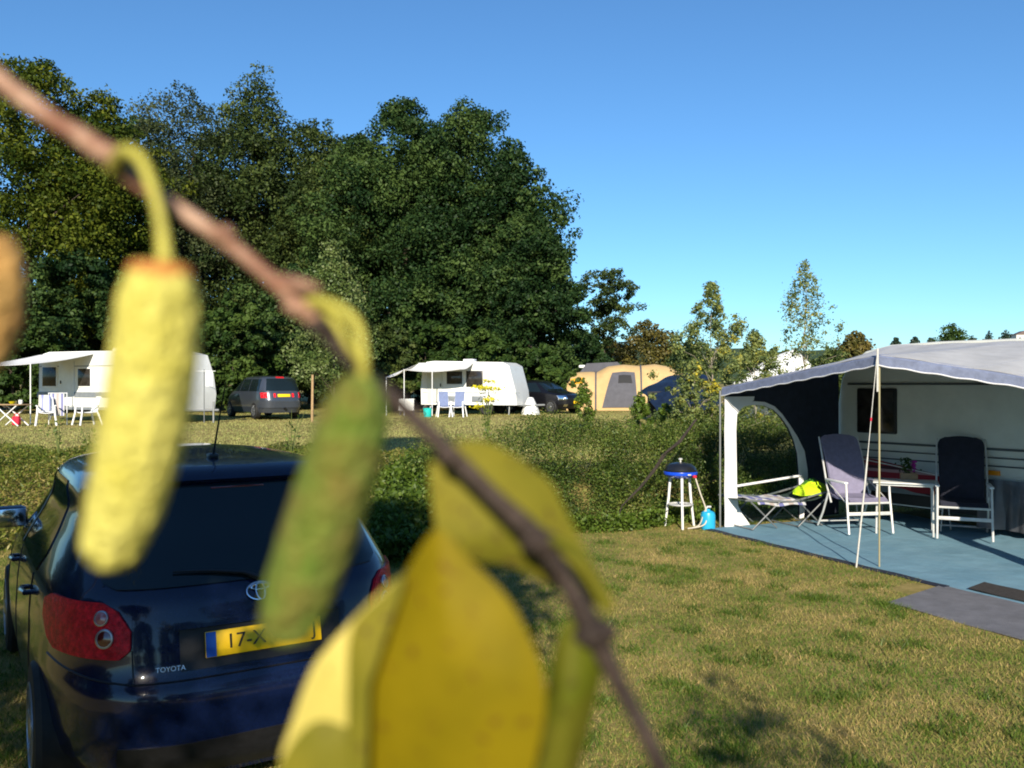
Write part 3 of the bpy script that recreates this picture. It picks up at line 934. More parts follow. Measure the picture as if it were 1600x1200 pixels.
def hatchback():
    root = empty('hatchback_car', (-1.078, 3.86, 0), math.radians(32.4), 'dark navy hatchback seen from behind with a yellow number plate', 'car')
    Z = [.20, .30, .42, .56, .63, .66, .72, .80, .90, .98, 1.02, 1.10, 1.20, 1.30, 1.38, 1.42, 1.450, 1.475, 1.495, 1.508, 1.515]
    Wd = [.79, .85, .875, .88, .88, .878, .875, .872, .860, .845, .832, .795, .745, .695, .690, .665, .630, .565, .46, .33, .12]
    R = [.14, .06, .02, .0, .01, .035, .06, .075, .10, .13, .16, .235, .33, .43, .515, .56, .62, .74, .95, 1.28, 1.80]
    Fr = [3.98, 4.12, 4.20, 4.21, 4.18, 4.15, 4.07, 3.90, 3.55, 3.20, 3.08, 2.92, 2.72, 2.52, 2.36, 2.28, 2.20, 2.10, 2.02, 1.96, 1.92]
    Z = Z[:-8] + [1.32, 1.41, 1.455, 1.488, 1.512, 1.530, 1.544, 1.553]
    zz = np.linspace(.2, 1.553, 200)
    k = np.array([1, 2, 3, 2, 1.]); k /= k.sum()
    sm = lambda a: np.convolve(np.pad(np.interp(zz, Z, a), 2, mode='edge'), k, 'valid')
    sh = CarShape(zz, sm(Wd), sm(R), sm(Fr), 4.4)
    zs = sorted(set([round(z, 4) for z in list(np.linspace(.2, 1.42, 50)) + list(np.linspace(1.42, 1.553, 26))]))
    vs, fs = sh.body(zs, 84)
    body = MB().add(vs, fs).build('body', M['navy'], root, angle=40)
    cut_arches(body, (.83, 3.43), .36, .88, .31)
    for y in (.83, 3.43):
        for x in (-.775, .775): wheel(root, x, y, .315, .20)
    # glass
    rw = sh.patch('a', 1.035, 1.435, lin([(1.035, -.60), (1.06, -.66), (1.2, -.66), (1.39, -.62), (1.435, -.55)]), lin([(1.035, .60), (1.06, .66), (1.2, .66), (1.39, .62), (1.435, .55)]), .008, 16, 30)
    rear = rw.build('rear_window', M['car_glass'], root)
    for sd in 'LR':
        b = sh.patch(sd, 1.0, 1.435, lin([(1.0, 2.06), (1.435, 1.84)]), lin([(1.0, 2.82), (1.1, 2.78), (1.40, 2.22), (1.435, 2.10)]), .006)
        b.build('front_side_window', M['car_glass'], root)
        b = sh.patch(sd, 1.005, 1.43, lin([(1.005, 1.08), (1.1, 1.00), (1.33, 1.06), (1.43, 1.22)]), lin([(1.005, 1.98), (1.43, 1.77)]), .006)
        b.build('rear_side_window', M['car_glass'], root)
        b = sh.patch(sd, 1.01, 1.37, lin([(1.01, 1.99), (1.37, 1.79)]), lin([(1.01, 2.05), (1.37, 1.84)]), .009, 10, 3)
        b.build('door_pillar', M['black'], root)
        sx = -1 if sd == 'L' else 1
        for (y0, y1, zz_) in ((1.05, 1.30, .90), (2.02, 2.27, .90)):
            p0 = sh.pt(sd, y0 + .03, zz_); p1 = sh.pt(sd, y1 - .03, zz_ - .01)
            o = Vector((sx * .035, 0, 0))
            MB().tube([p0 - o * .2, p0 + o * .9, (p0 + p1) / 2 + o * 1.15, p1 + o * .9, p1 - o * .2], [.012, .014, .016, .014, .012], 8).build('door_handle', M['navy'], root)
        # door gaps
        for (a0, a1) in (((1.02, .40), (1.16, .98)), ((2.02, .30), (2.02, .99)), ((3.02, .30), (2.93, .98))):
            pts = []
            for i in range(9):
                z = a0[1] + (a1[1] - a0[1]) * i / 8
                y = a0[0] + (a1[0] - a0[0]) * i / 8
                q = sh.pt(sd, y, z); pts.append(q + Vector((sx * .0005, 0, 0)))
            MB().tube(pts, .004, 4).build('door_gap', M['black'], root)
        # mirror
        b = MB()
        c = sh.pt(sd, 2.74, 1.02)
        b.box((c.x + sx * .11, c.y + .02, 1.06), (.20, .11, .14), bev=.04)
        b.tube([(c.x - sx * .02, c.y + .06, 1.00), (c.x + sx * .06, c.y + .03, 1.02)], .025, 8)
        mi = b.build('side_mirror', M['navy'], root)
        MB().box((c.x + sx * .11, c.y - .038, 1.06), (.17, .008, .11), bev=.003).build('mirror_glass', M['chrome'], mi)
        # tail lamp
        s_ = -1 if sd == 'L' else 1
        lo = lin([(.765, .60), (.80, .555), (.88, .55), (.96, .60), (.99, .66)])
        hi = lin([(.765, 1.02), (.80, 1.10), (.88, 1.16), (.955, 1.14), (.99, 1.02)])
        b = sh.patch('a', .765, .99, (lambda z: s_ * lo(z)), (lambda z: s_ * hi(z)), .016, 14, 22)
        tl = b.build('tail_lamp', M['red_lens'], root)
        for (u, z, r, mm) in ((.665, .930, .033, 'pale_lens'), (.655, .850, .041, 'pale_lens')):
            m = frame_on(sh, 'a', s_ * u, z, .019)
            q = MB().lathe([(r, -.01), (r, .004), (r * .86, .006), (r * .84, .003)], (0, 0, 0), 28).build('lamp_ring', M['alloy'], tl); q.matrix_local = m
            q = MB().lathe([(r * .83, -.006), (r * .8, .003), (r * .4, .008), (.002, .009)], (0, 0, 0), 24).build('lamp_lens', M['red_dark' if z < .90 else mm], tl); q.matrix_local = m
    # tailgate gap, bumper gap
    g = MB()
    def line(pts, r=.004): g.tube([sh.pt('a', u, z) + sh.normal('a', u, z) * .0005 for u, z in pts], r, 4)
    line([(-.55 - .0 * i, .67 + .13 * i / 5) for i in range(6)]); line([(.55, .67 + .13 * i / 5) for i in range(6)])
    line([(-.66 + .02 * i / 6, 1.05 - .0 * i) for i in range(2)])
    line([(-.55 + 1.1 * i / 24, .665) for i in range(25)], .005)
    line([(-1.15 + .6 * i / 12, .665 + .05 * (1 - i / 12)) for i in range(13)], .005)
    line([(.55 + .6 * i / 12, .665 + .05 * (i / 12)) for i in range(13)], .005)
    g.build('tailgate_gap', M['black'], root)
    # roof spoiler
    b = sh.patch('a', 1.440, 1.490, lambda z: -.60, lambda z: .60, .035, 6, 30)
    sp = b.build('roof_spoiler', M['navy'], root)
    MB().box((0, .525, 1.425), (.26, .02, .012), bev=.004).build('brake_light', M['red_dark'], sp)
    # plate recess, plate handle bar, badge
    b = sh.patch('a', .70, .875, lambda z: -.36, lambda z: .36, .004, 6, 12)
    b.build('plate_recess', M['black'], root)
    m = frame_on(sh, 'a', 0.0, .795, .016)
    number_plate(root, m, [('17-X', -.085, .088), ('J', .225, .088)])
    q = sh.patch('a', .868, .898, lambda z: -.38, lambda z: .38, .026, 4, 14); q.build('tailgate_handle', M['navy'], root)
    m = frame_on(sh, 'a', 0.0, .985, .008)
    b = MB()
    def ell(rx, rz, cx=0, cz=0, r=.0045): b.tube([(cx + rx * math.cos(2 * math.pi * i / 28), cz + rz * math.sin(2 * math.pi * i / 28), 0) for i in range(29)], r, 6)
    ell(.062, .042); ell(.020, .040); ell(.040, .013, 0, .020)
    q = b.build('badge', M['chrome'], root); q.matrix_local = m
    m = frame_on(sh, 'a', -.40, .715, .004)
    o = link('badge_lettering', text_mesh('TOYOTA', .029, .002), M['chrome'], root); o.matrix_local = m
    # wiper
    p = [sh.pt('a', u, z) + sh.normal('a', u, z) * .022 for u, z in ((.0, 1.03), (-.06, 1.055), (-.20, 1.075), (-.36, 1.085))]
    b = MB().tube(p, [.016, .010, .008, .005], 6)
    b.build('rear_wiper', M['black'], root)
    # antenna on the roof
    zr = 1.540
    b = MB().box((0, 1.02, zr), (.05, .09, .03), bev=.012)
    b.tube([(0, 1.0, zr + .01), (.0, .88, zr + .20), (.0, .74, zr + .40)], [.006, .004, .003], 6)
    b.build('roof_antenna', M['black'], root)
    b = sh.patch('a', .235, .40, lambda z: -.62, lambda z: .62, .006, 6, 20); b.build('lower_bumper_panel', M['black'], root)
    return sh
hatchback()

def van():
    bx = G(400, 650, .54)
    root = empty('grey_van', (bx.x + 2.1, 34.5, .54), math.radians(37), 'dark grey family van with red lamps and a yellow plate, parked under the wood', 'van')
    Z = [.25, .45, .75, .95, 1.05, 1.15, 1.3, 1.5, 1.62, 1.69, 1.72, 1.735]
    Wd = [.84, .90, .91, .90, .89, .87, .83, .77, .72, .60, .40, .05]
    R = [.10, .02, .0, .06, .09, .13, .19, .30, .40, .60, 1.0, 2.0]
    Fr = [4.55, 4.65, 4.6, 4.25, 3.95, 3.7, 3.4, 3.05, 2.8, 2.6, 2.4, 2.2]
    sh = CarShape(Z, Wd, R, Fr, 5.0)
    vs, fs = sh.body([round(z, 4) for z in np.linspace(.25, 1.735, 44)], 50)
    body = MB().add(vs, fs).build('body', M['grey_paint'], root, angle=40)
    cut_arches(body, (.95, 3.75), .38, .90, .32)
    for y in (.95, 3.75):
        for x in (-.80, .80): wheel(root, x, y, .33, .21)
    sh.patch('a', 1.12, 1.60, lin([(1.12, -.70), (1.6, -.58)]), lin([(1.12, .70), (1.6, .58)]), .01).build('rear_window', M['car_glass'], root)
    for sd in 'LR':
        for (a, b_, c, d) in ((.55, 1.5, .62, 1.45), (1.58, 2.5, 1.53, 2.35), (2.58, 3.5, 2.43, 2.85)):
            sh.patch(sd, 1.10, 1.58, lin([(1.1, a), (1.58, c)]), lin([(1.1, b_), (1.58, d)]), .01).build('side_window', M['car_glass'], root)
        s_ = -1 if sd == 'L' else 1
        sh.patch('a', .84, 1.05, lambda z: s_ * .66, lambda z: s_ * .98, .012, 6, 8).build('tail_lamp', M['red_lens'], root)
        sh.patch('a', .86, 1.02, lambda z: s_ * .33, lambda z: s_ * .42, .012, 4, 4).build('inner_lamp', M['red_lens'], root)
    number_plate(root, frame_on(sh, 'a', 0, .93, .015), None, False, .52, .12)
    sh.patch('a', 1.63, 1.67, lambda z: -.16, lambda z: .16, .015, 3, 6).build('brake_light', M['red_lens'], root)
    sh.patch('a', .45, .70, lambda z: -1.1, lambda z: 1.1, .03, 6, 20).build('rear_bumper', M['grey_paint'], root)
    MB().tube([(0, .12, .40), (0, -.06, .40), (0, -.10, .46)], [.025, .025, .03], 8).build('tow_bar', M['black'], root)
van()

def suv():
    c = G(872, 643, .53)
    root = empty('black_car', (c.x + .35, 41.0, .53), math.radians(180 + 46), 'black car parked nose outward beside the middle caravan', 'car')
    # built with its front at y = f, so it is turned to face out of the wood
    Z = [.25, .45, .75, .90, .98, 1.05, 1.15, 1.3, 1.45, 1.54, 1.58, 1.60]
    Wd = [.82, .89, .90, .90, .89, .87, .83, .76, .69, .58, .36, .05]
    R = [.10, .02, .0, .04, .08, .13, .20, .32, .48, .70, 1.0, 1.8]
    Fr = [4.25, 4.38, 4.38, 4.25, 3.85, 3.45, 3.15, 2.85, 2.55, 2.3, 2.1, 2.0]
    sh = CarShape(Z, Wd, R, [f for f in Fr], 4.4)
    vs, fs = sh.body([round(z, 4) for z in np.linspace(.25, 1.60, 44)], 50)
    off = Vector((0, -3.6, 0))
    piv = empty('black_car_pivot', (0, 0, 0)) if False else None
    body = MB().add(vs, fs).build('body', M['black_paint'], root, angle=40)
    cut_arches(body, (.85, 3.5), .38, .89, .32)
    for y in (.85, 3.5):
        for x in (-.79, .79): wheel(root, x, y, .33, .21)
    sh.patch('f', 1.08, 1.46, lin([(1.08, -.78), (1.46, -.58)]), lin([(1.08, .78), (1.46, .58)]), .01).build('windscreen', M['car_glass'], root)
    for sd in 'LR':
        for (a, b_, c_, d) in ((.6, 1.7, .75, 1.62), (1.78, 2.9, 1.70, 2.35)):
            sh.patch(sd, 1.02, 1.44, lin([(1.02, a), (1.44, c_)]), lin([(1.02, b_), (1.44, d)]), .01).build('side_window', M['car_glass'], root)
        s_ = -1 if sd == 'L' else 1
        sh.patch('f', .66, .86, lambda z: s_ * .60, lambda z: s_ * 1.05, .012, 6, 8).build('headlight', M['chrome'], root)
        sh.patch('f', .36, .46, lambda z: s_ * .58, lambda z: s_ * .76, .012, 6, 6).build('fog_lamp', M['chrome'], root)
    number_plate(root, frame_on(sh, 'f', 0, .55, .02), None, False, .52, .12)
    for ch in root.children: ch.location = ch.location + Vector((0, -3.9, 0))
suv()
# ------------------------------------------------------------------ the awning, its caravan and what stands under it
AC = Vector((2.83, 11.67, 0)); U = Vector((.60, -.80, 0)); Nn = Vector((.80, .60, 0))
def A(t, s, z=0.0): return AC + U * t + Nn * s + Vector((0, 0, z))
AR = math.atan2(U.y, U.x)                   # heading of the caravan wall; local x = along the wall, y = towards it
def Aroot(name, label, cat): return empty(name, AC, AR, label, cat)
TW, SD, PK = 4.5, 2.26, 2.66                # width, depth, peak position
PS, RS, SK = -.72, -.20, .127               # how far the peak and right corner stand forward; slant of the side panel
def eave(t):
    if t <= PK: return 1.885 + (2.235 - 1.885) * (t / PK)
    return 2.235 - (2.235 - 1.90) * (t - PK) / (TW - PK)
def efwd(t):
    if t <= PK: return PS * t / PK
    return PS + (RS - PS) * (t - PK) / (TW - PK)
def rail(t):
    return 2.26 + .20 * sstep(0.0, .9, t)

def caravan_right():
    r = empty('caravan', A(.27, 0), AR, 'cream caravan behind the grey awning with orange side reflector', 'caravan')
    y0 = SD + .02; D = 2.15
    # body: side outline in x,z extruded along y
    def outline(ins=0.0):
        o = []
        for (x, z) in ((.02, .42), (-.02, .9), (-.03, 1.6), (.03, 2.0), (.16, 2.22), (.42, 2.40), (.8, 2.48), (1.5, 2.50), (6.2, 2.50), (6.7, 2.44), (6.95, 2.2), (7.02, 1.7), (7.05, .9), (6.9, .42)):
            o.append((x, z))
        return o
    o = outline()
    b = MB(); n = len(o)
    cx, cz = 3.5, 1.4
    vs = []
    for y, k in ((y0, .985), (y0 + .03, 1), (y0 + D - .1, 1), (y0 + D, .985)):
        vs += [(cx + (x - cx) * (1 - (1 - k) * .6), y, cz + (z - cz) * k) for x, z in o]
    fs = [tuple(range(n)), tuple(range(4 * n - 1, 3 * n - 1, -1))]
    for i in range(3):
        fs += [(i * n + k, (i + 1) * n + k, (i + 1) * n + (k + 1) % n, i * n + (k + 1) % n) for k in range(n)]
    b.add(vs, fs)
    b.build('wall', M['cream_wall'], r, angle=30)
    # window
    def win(x0, x1, z0, z1):
        b = MB().box(((x0 + x1) / 2, y0 - .006, (z0 + z1) / 2), (x1 - x0 + .06, .05, z1 - z0 + .06), bev=.022)
        w = b.build('window', M['black'], r)
        MB().box(((x0 + x1) / 2, y0 - .034, (z0 + z1) / 2), (x1 - x0, .02, z1 - z0), bev=.008).build('pane', M['window'], w)
        return w
    win(.33, .87, 1.26, 1.84)
    win(4.6, 5.9, 1.28, 1.81)
    for i, z in enumerate((1.10, .99, .885)):
        MB().box((3.5, y0 - .004, z), (6.9, .02, .018 if i else .03), bev=.003).build('trim_line', M['dark_stripe'], r)
    MB().box((3.55, y0 - .006, 1.93), (6.8, .03, .028), bev=.004).build('gutter_rail', M['dark_stripe'], r)
    MB().box((3.5, y0 - .008, .46), (6.7, .03, .09), bev=.004).build('lower_trim', M['grey_stripe'], r)
    MB().box((2.20, y0 - .012, .80), (.14, .03, .06), bev=.006).build('side_reflector', M['amber'], r)
    # roof trim and rooflight
    MB().tube([(-.02, y0 + D - .05, 1.9), (.16, y0 + D - .05, 2.26), (.45, y0 + D - .05, 2.44), (.9, y0 + D - .05, 2.515), (3.2, y0 + D - .05, 2.53), (6.0, y0 + D - .05, 2.53)], .03, 8).build('roof_edge_trim', M['dark_stripe'], r)
    MB().box((1.35, y0 + 1.5, 2.52), (.5, .5, .08), bev=.03).build('rooflight', M['white_plastic'], r)
    MB().box((3.3, y0 + 1.6, 2.53), (.7, .5, .07), bev=.03).build('rooflight', M['grey_stripe'], r)
    # skirt of grey foil cloth hanging from the lower wall
    g = []
    for j in range(7):
        z = .10 + .62 * j / 6
        g.append([(2.03 + 3.6 * i / 90, y0 - .05 - (.035 * math.sin(i * .55) + .02 * math.sin(i * 1.31 + 1)) * (1.15 - .9 * j / 6) - .05 * (1 - j / 6), z) for i in range(91)])
    MB().sheet(g, .004).build('ground_skirt', M['skirt'], r)
    # dark underside, wheels, legs
    MB().box((1.3, y0 + D / 2, .30), (2.2, 1.7, .2)).build('chassis', M['black'], r)
    for yy in (y0 + .16, y0 + D - .16):
        q = MB().lathe([(.19, -.08), (.30, -.08), (.32, -.05), (.32, .05), (.30, .08), (.19, .08), (.18, .05)], (3.4, yy, .32), 28, Matrix.Rotation(math.pi / 2, 4, 'X'))
        q.build('wheel', M['rubber'], r)
    for x in (.5, 6.5):
        for yy in (y0 + .3, y0 + D - .3): MB().tube([(x, yy, .45), (x, yy, .02)], [.025, .03], 8).build('corner_leg', M['grey_tube'], r)
M['skirt'] = mat('grey_foil_skirt', (0.11, 0.115, 0.13), 0.34, 0.5, var=0.12, scale=5)
caravan_right()

def awning():
    r = Aroot('awning', 'grey caravan awning with white arched corner window and pitched front', 'awning')
    nt_, ns = 64, 14
    def front(t): return Vector((t, efwd(t), eave(t)))
    def back(t): return Vector((SK * SD + (TW + .15 - SK * SD) * t / TW, SD, rail(t * 1.0)))
    g = []
    for j in range(ns + 1):
        row = []
        for i in range(nt_ + 1):
            t = TW * i / nt_
            f = j / ns
            p = front(t).lerp(back(t), f)
            p.z -= .03 * math.sin(math.pi * f) * (1 + .4 * math.sin(t * 2.1))
            p.z += .005 * math.sin(t * 9 + f * 5)
            row.append(p)
        g.append(row)
    MB().sheet(g, .006).build('roof', M['roof_fabric'], r)
    for t in (.9, 1.8, 2.66, 3.5):
        sm_ = []
        for j in range(13):
            f = j / 12; q = front(t).lerp(back(t), f)
            sm_.append(q + Vector((0, 0, -.03 * math.sin(math.pi * f) * (1 + .4 * math.sin(t * 2.1)) + .005 * math.sin(t * 9 + f * 5) + .001)))
        MB().tube(sm_, .006, 5).build('roof_seam', M['valance'], r)
    # valance along the front
    g = []
    for j in range(5):
        row = []
        for i in range(161):
            t = TW * i / 160
            dz = .112 + .005 * math.sin(t * 21)
            row.append((t, (efwd(t) - .03 - .008 * math.sin(t * 6 + j * .4) * j / 4) if j else efwd(t) + .02, eave(t) + .009 - dz * j / 4))
        g.append(row)
    va = MB().sheet(g, .004).build('valance', M['valance'], r)
    MB().tube([(TW * i / 160, efwd(TW * i / 160) - .036, eave(TW * i / 160) - .110 - .005 * math.sin(TW * i / 160 * 21)) for i in range(161)], .007, 5).build('valance_piping', M['white_vinyl'], va)
    sv = [front(0).lerp(back(0), i / 20) for i in range(21)]
    MB().sheet([[q + Vector((-.012, 0, -.10 * j / 3)) for q in sv] for j in range(4)], .004).build('side_valance', M['valance'], r)
    # side panel with an arched opening
    L = [(.22, 0.02), (.22, .30), (.21, .8), (.21, 1.3), (.22, 1.55), (.33, 1.62), (.53, 1.645), (.73, 1.63), (.91, 1.57), (1.06, 1.46), (1.20, 1.31), (1.30, 1.14), (1.37, .95), (1.40, .70), (1.41, .45), (1.42, .25), (1.42, .02)]
    O = [(.0, 0.02), (.0, .30), (.0, .8), (.0, 1.3), (.0, 1.70), (.13, 1.88), (.45, 1.93), (.73, 1.97), (.91, 2.0), (1.06, 2.03), (1.40, 2.09), (1.75, 2.14), (2.25, 2.22), (2.25, .70), (2.25, .45), (2.25, .25), (2.25, .02)]
    def strip(a, b, off, th, mm, name, par=r, nn=7):
        g = []
        for (x0, z0), (x1, z1) in zip(a, b):
            row = []
            for k in range(nn + 1):
                x = x0 + (x1 - x0) * k / nn; z = z0 + (z1 - z0) * k / nn
                row.append((SK * x + off + .012 * math.sin(x * 7) * math.sin(z * 4) * (off == 0), x, z))
            g.append(row)
        return MB().sheet(g, th).build(name, mm, par)
    strip(L[4:], O[4:], 0.0, .004, M['navy_fabric'], 'side_panel')
    g = []
    for z, w in ((0.01, .46), (.10, .38), (.18, .30), (.28, .24), (.5, .225), (.9, .21), (1.3, .21), (1.52, .22), (1.60, .30), (1.66, .40), (1.70, .52), (1.76, .54)):
        g.append([(.024 + SK * w * k / 6 + .004 * math.sin(z * 9 + k), w * k / 6, z) for k in range(7)])
    MB().sheet(g, .004).build('corner_strip', M['white_vinyl'], r)
    MB().tube([(-.02, -.035, .0), (-.02, -.035, 1.84)], .013, 8).build('corner_pole', M['grey_tube'], r)
    MB().tube([(TW + .02, RS - .02, .0), (TW + .02, RS - .02, 1.84)], .02, 8).build('corner_pole', M['grey_tube'], r)
    Bd = []
    for i, (x, z) in enumerate(L[5:]):
        k = i / (len(L) - 6)
        w = .05 + .13 * sstep(.42, .72, k) - .10 * sstep(.82, 1, k)
        Bd.append((x + w * (.35 + .65 * sstep(.3, .7, k)), z + w * (1 - sstep(.3, .75, k))))
    strip(L[5:], Bd, .020, .004, M['white_vinyl'], 'window_border', nn=2)
    bm = MB()
    bm.add([(SK * x + .002, x, z) for x, z in L], [tuple(range(len(L)))])
    bm.build('window_pane', M['vinyl'], r, smooth=False)
    MB().tube([(.05, .20, .55), (SK * 1.44 + .03, 1.44, .63)], .017, 8).build('cross_rail', M['white_vinyl'], r)
    # right hand corner strip
    MB().sheet([[(TW - .02, RS + .24 * k / 3, z) for k in range(4)] for z in (.02, .6, 1.2, 1.83)], .005).build('corner_strip', M['white_vinyl'], r)
    # unseen right side panel, added to shade the caravan wall
    g = []
    for j in range(8):
        k = j / 7
        g.append([(TW + .02 + .10 * f + .015 * math.sin(f * 9 + j), RS - .02 + (SD - RS) * f, 1.25 + (eave(TW) * (1 - f) + rail(TW) * f + .005 - 1.25) * k) for f in [i / 12 for i in range(13)]])
    MB().sheet(g, .005).build('side_panel', M['navy_fabric'], r)
    MB().tube([(TW + .03, RS + .05, 1.23), (TW + .13, SD - .02, 1.23)], .06, 8).build('shade_panel_roll', M['navy_fabric'], r)
    # front centre pole and guy rope
    MB().tube([(PK, PS - .01, 0.0), (PK, PS - .01, 1.2), (PK, PS - .01, 2.22)], [.009, .010, .010], 8).build('front_pole', M['pole_tan'], r)
    MB().tube([(PK, PS - .045, 1.85), (PK + .003, PS - .048, 2.30)], .011, 8).build('pole_sleeve', M['rope'], r)
    e = G(1338, 888); q = e - AC; et = q.dot(U); es = q.dot(Nn)
    pts = []
    for i in range(15):
        k = i / 14
        pts.append((PK + (et - PK) * k, PS - .05 + (es - PS + .05) * k, 2.25 * (1 - k) + .01 - .05 * math.sin(math.pi * k)))
    rp = MB().tube(pts, [.004 if i < 7 else .009 for i in range(15)], 6).build('guy_rope', M['rope'], r)
    a_, b_ = Vector(pts[4]), Vector(pts[5])
    MB().tube([a_, a_.lerp(b_, .2)], .009, 8).build('rope_tensioner', M['red_cloth'], rp)
    for t in (.03, PK, TW - .02):
        MB().tube([front(t) - Vector((0, 0, .05)), back(t) - Vector((0, .03, .07))], .013, 6).build('roof_pole', M['grey_tube'], r)
awning()

U2 = Vector((.42, -.907, 0)); N2 = Vector((.907, .42, 0))
def groundsheet():
    r = empty('groundsheet', G(1106, 828), math.atan2(U2.y, U2.x), 'blue groundsheet spread on the lawn under the awning', 'groundsheet')
    g = []
    for i in range(71):
        t = 6.6 * i / 70
        g.append([(t, .03 + 3.4 * j / 30, .016 + .004 * math.sin(t * 3.1 + j * .7) * math.sin(j * .9) + .003 * math.sin(t * 7.7)) for j in range(31)])
    MB().sheet(g, .012).build('sheet', M['mat_blue'], r)
    MB().sheet([[(3.62 * i / 40, -.045 + .085 * j / 3, .024 - .012 * abs(j - 2) / 2 + .003 * math.sin(i * .8)) for j in range(4)] for i in range(41)], .01).build('hem', M['mat_hem'], r)
groundsheet()
def flat_mat(name, pts, m, label, cat, z, wob=.004):
    P4 = [Vector(p) for p in pts]
    g = []
    for i in range(25):
        k = i / 24
        a = P4[0].lerp(P4[1], k); b_ = P4[3].lerp(P4[2], k)
        g.append([tuple(a.lerp(b_, j / 12) - P4[0] + Vector((0, 0, z + wob * math.sin(i * .9) * math.sin(j * .8 + 1)))) for j in range(13)])
    o = MB().sheet(g, .008).build(name, m); o.location = P4[0]
    tag(o, label, cat)
a0, b0 = G(1388, 943), G(1474, 915)
flat_mat('carpet_strip', [a0, a0 + U2 * 3.2, b0 + U2 * 3.2, b0], M['mat_grey'], 'grey carpet strip lying on the grass before the blue groundsheet', 'carpet', .014)
a1, b1 = G(1513, 924), G(1538, 914.5)
flat_mat('doormat', [a1, a1 + U2 * 1.6, b1 + U2 * 1.6, b1], M['mat_dark'], 'dark doormat lying on the grey carpet strip', 'doormat', .034, .002)

def camp_chair(loc, rz, fabric, label, back_lean=.24):
    r = empty('camping_chair', loc, rz, label, 'chair', 'high-backed camping chairs under the awning')
    w = .27
    # back: curved padded sheet from the seat rear up
    g = []
    for i in range(29):
        k = i / 28
        z = .42 + .80 * k
        y = .20 + .26 * k - .05 * math.sin(k * 3.1) + (.03 * k * k)
        ww = w - (.09 * (1 - math.sqrt(max(0, 1 - ((k - .86) / .14) ** 2))) if k > .86 else 0) - .02 * (1 - k)
        g.append([(ww * (-1 + 2 * j / 10), y + .035 * (1 - (2 * j / 10 - 1) ** 2), z) for j in range(11)])
    MB().sheet(g, .028).build('backrest', fabric, r)
    g = []
    for i in range(9):
        k = i / 8
        g.append([(w * (-1 + 2 * j / 8) * .97, -.28 + .50 * k, .455 - .035 * math.sin(k * 3) - .012 * (1 - (2 * j / 8 - 1) ** 2) - .05 * (k < .06)) for j in range(9)])
    MB().sheet(g, .028).build('seat', fabric, r)
    for s in (-1, 1):
        x = s * .295
        MB().tube([(x, -.26, .64), (x, -.27, .5), (x * 1.02, -.34, .02)], [.014, .015, .014], 8).build('leg', M['alu'], r)
        MB().tube([(x, .17, .50), (x * 1.02, .30, .22), (x * 1.02, .44, .02)], .014, 8).build('leg', M['alu'], r)
        MB().tube([(x * .97, .12, .36), (x * .97, .22, .55), (x * .97, .36, .98), (x * .93, .46, 1.20)], [.013, .013, .012, .011], 8).build('back_frame', M['alu'], r)
        MB().box((x, -.02, .655), (.055, .50, .028), bev=.012).build('armrest', M['white_plastic'], r)
        MB().tube([(x, .24, .655), (x, -.27, .40)], .008, 6).build('seat_brace', M['alu'], r)
    MB().tube([(-.295, -.285, .40), (.295, -.285, .40)], .015, 8).build('stretcher', M['alu'], r)
    MB().box((0, -.305, .27), (.59, .022, .045), bev=.008).build('stretcher', M['alu'], r)
    MB().tube([(-.30, .40, .08), (.30, .40, .08)], .013, 8).build('stretcher', M['alu'], r)
    MB().tube([(-.295, -.33, .09), (.295, -.33, .09)], .010, 8).build('stretcher', M['alu'], r) if False else None
    return r
c1 = G(1347, 838); camp_chair((c1.x + .04, c1.y + .28, .02), math.radians(9), M['lilac'], 'navy-grey high-backed camping chair in sunlit tone, half in sun, left of the table')
c2 = G(1500, 848); camp_chair((c2.x + .17, c2.y + .26, .02), math.radians(-24), M['chair_shaded'], 'navy-grey high-backed camping chair coloured for shade, right of the table')

def table():
    p = G(1432, 838)
    r = empty('camping_table', (p.x - .08, p.y + .16, .02), math.radians(-24), 'small pale camping table between the two high-backed chairs', 'table')
    MB().box((0, 0, .655), (.74, .50, .022), bev=.008).build('tabletop', M['table_top'], r)
    MB().box((0, 0, .632), (.66, .42, .03)).build('apron', M['alu'], r)
    for x in (-.32, .32):
        for y in (-.20, .20):
            MB().tube([(x * .9, y, .63), (x, y, .60), (x * 1.03, y * 1.04, 0.0)], .013, 8).build('leg', M['alu'], r)
    t = Vector(r.location) + Vector((0, 0, .667))
    pb = P(1420, 752, p.y + .34)
    pl = empty('planter_box', (pb.x, pb.y, t.z), math.radians(-15), 'small pale wooden planter with green plant and magenta flower on the table', 'planter')
    b = MB()
    for y in (-.05, .05): b.box((0, y, .04), (.20, .012, .08), bev=.003)
    for x in (-.094, .094): b.box((x, 0, .04), (.012, .088, .08), bev=.003)
    b.box((0, 0, .006), (.176, .088, .012)); b.box((0, 0, .055), (.174, .086, .02))
    b.build('box', M['wood'], pl)
    pts = np.column_stack([rng.normal(size=160) * .045 - .02, rng.normal(size=160) * .03, .08 + .19 * rng.random(160)])
    link('leaves', leaves_mesh('leaves', pts, unit(160) + np.array([0, 0, .3]), np.full(160, .045), rng.random(160), .5), LM['bush'], pl)
    b = MB()
    for i in range(26):
        a = rng.random() * 6.28; x, y = .07 + .03 * math.cos(a) * rng.random(), .02 + .03 * math.sin(a); z = .10 + .13 * rng.random()
        b.lathe([(.004, -.008), (.016, 0), (.012, .010), (.002, .012)], (x, y, z), 7, Euler((rng.random() * 2, rng.random() * 2, 0)).to_matrix().to_4x4())
    b.tube([(.07, .02, .06), (.075, .02, .2)], .003, 5)
    b.build('flower', M['magenta'], pl)
table()

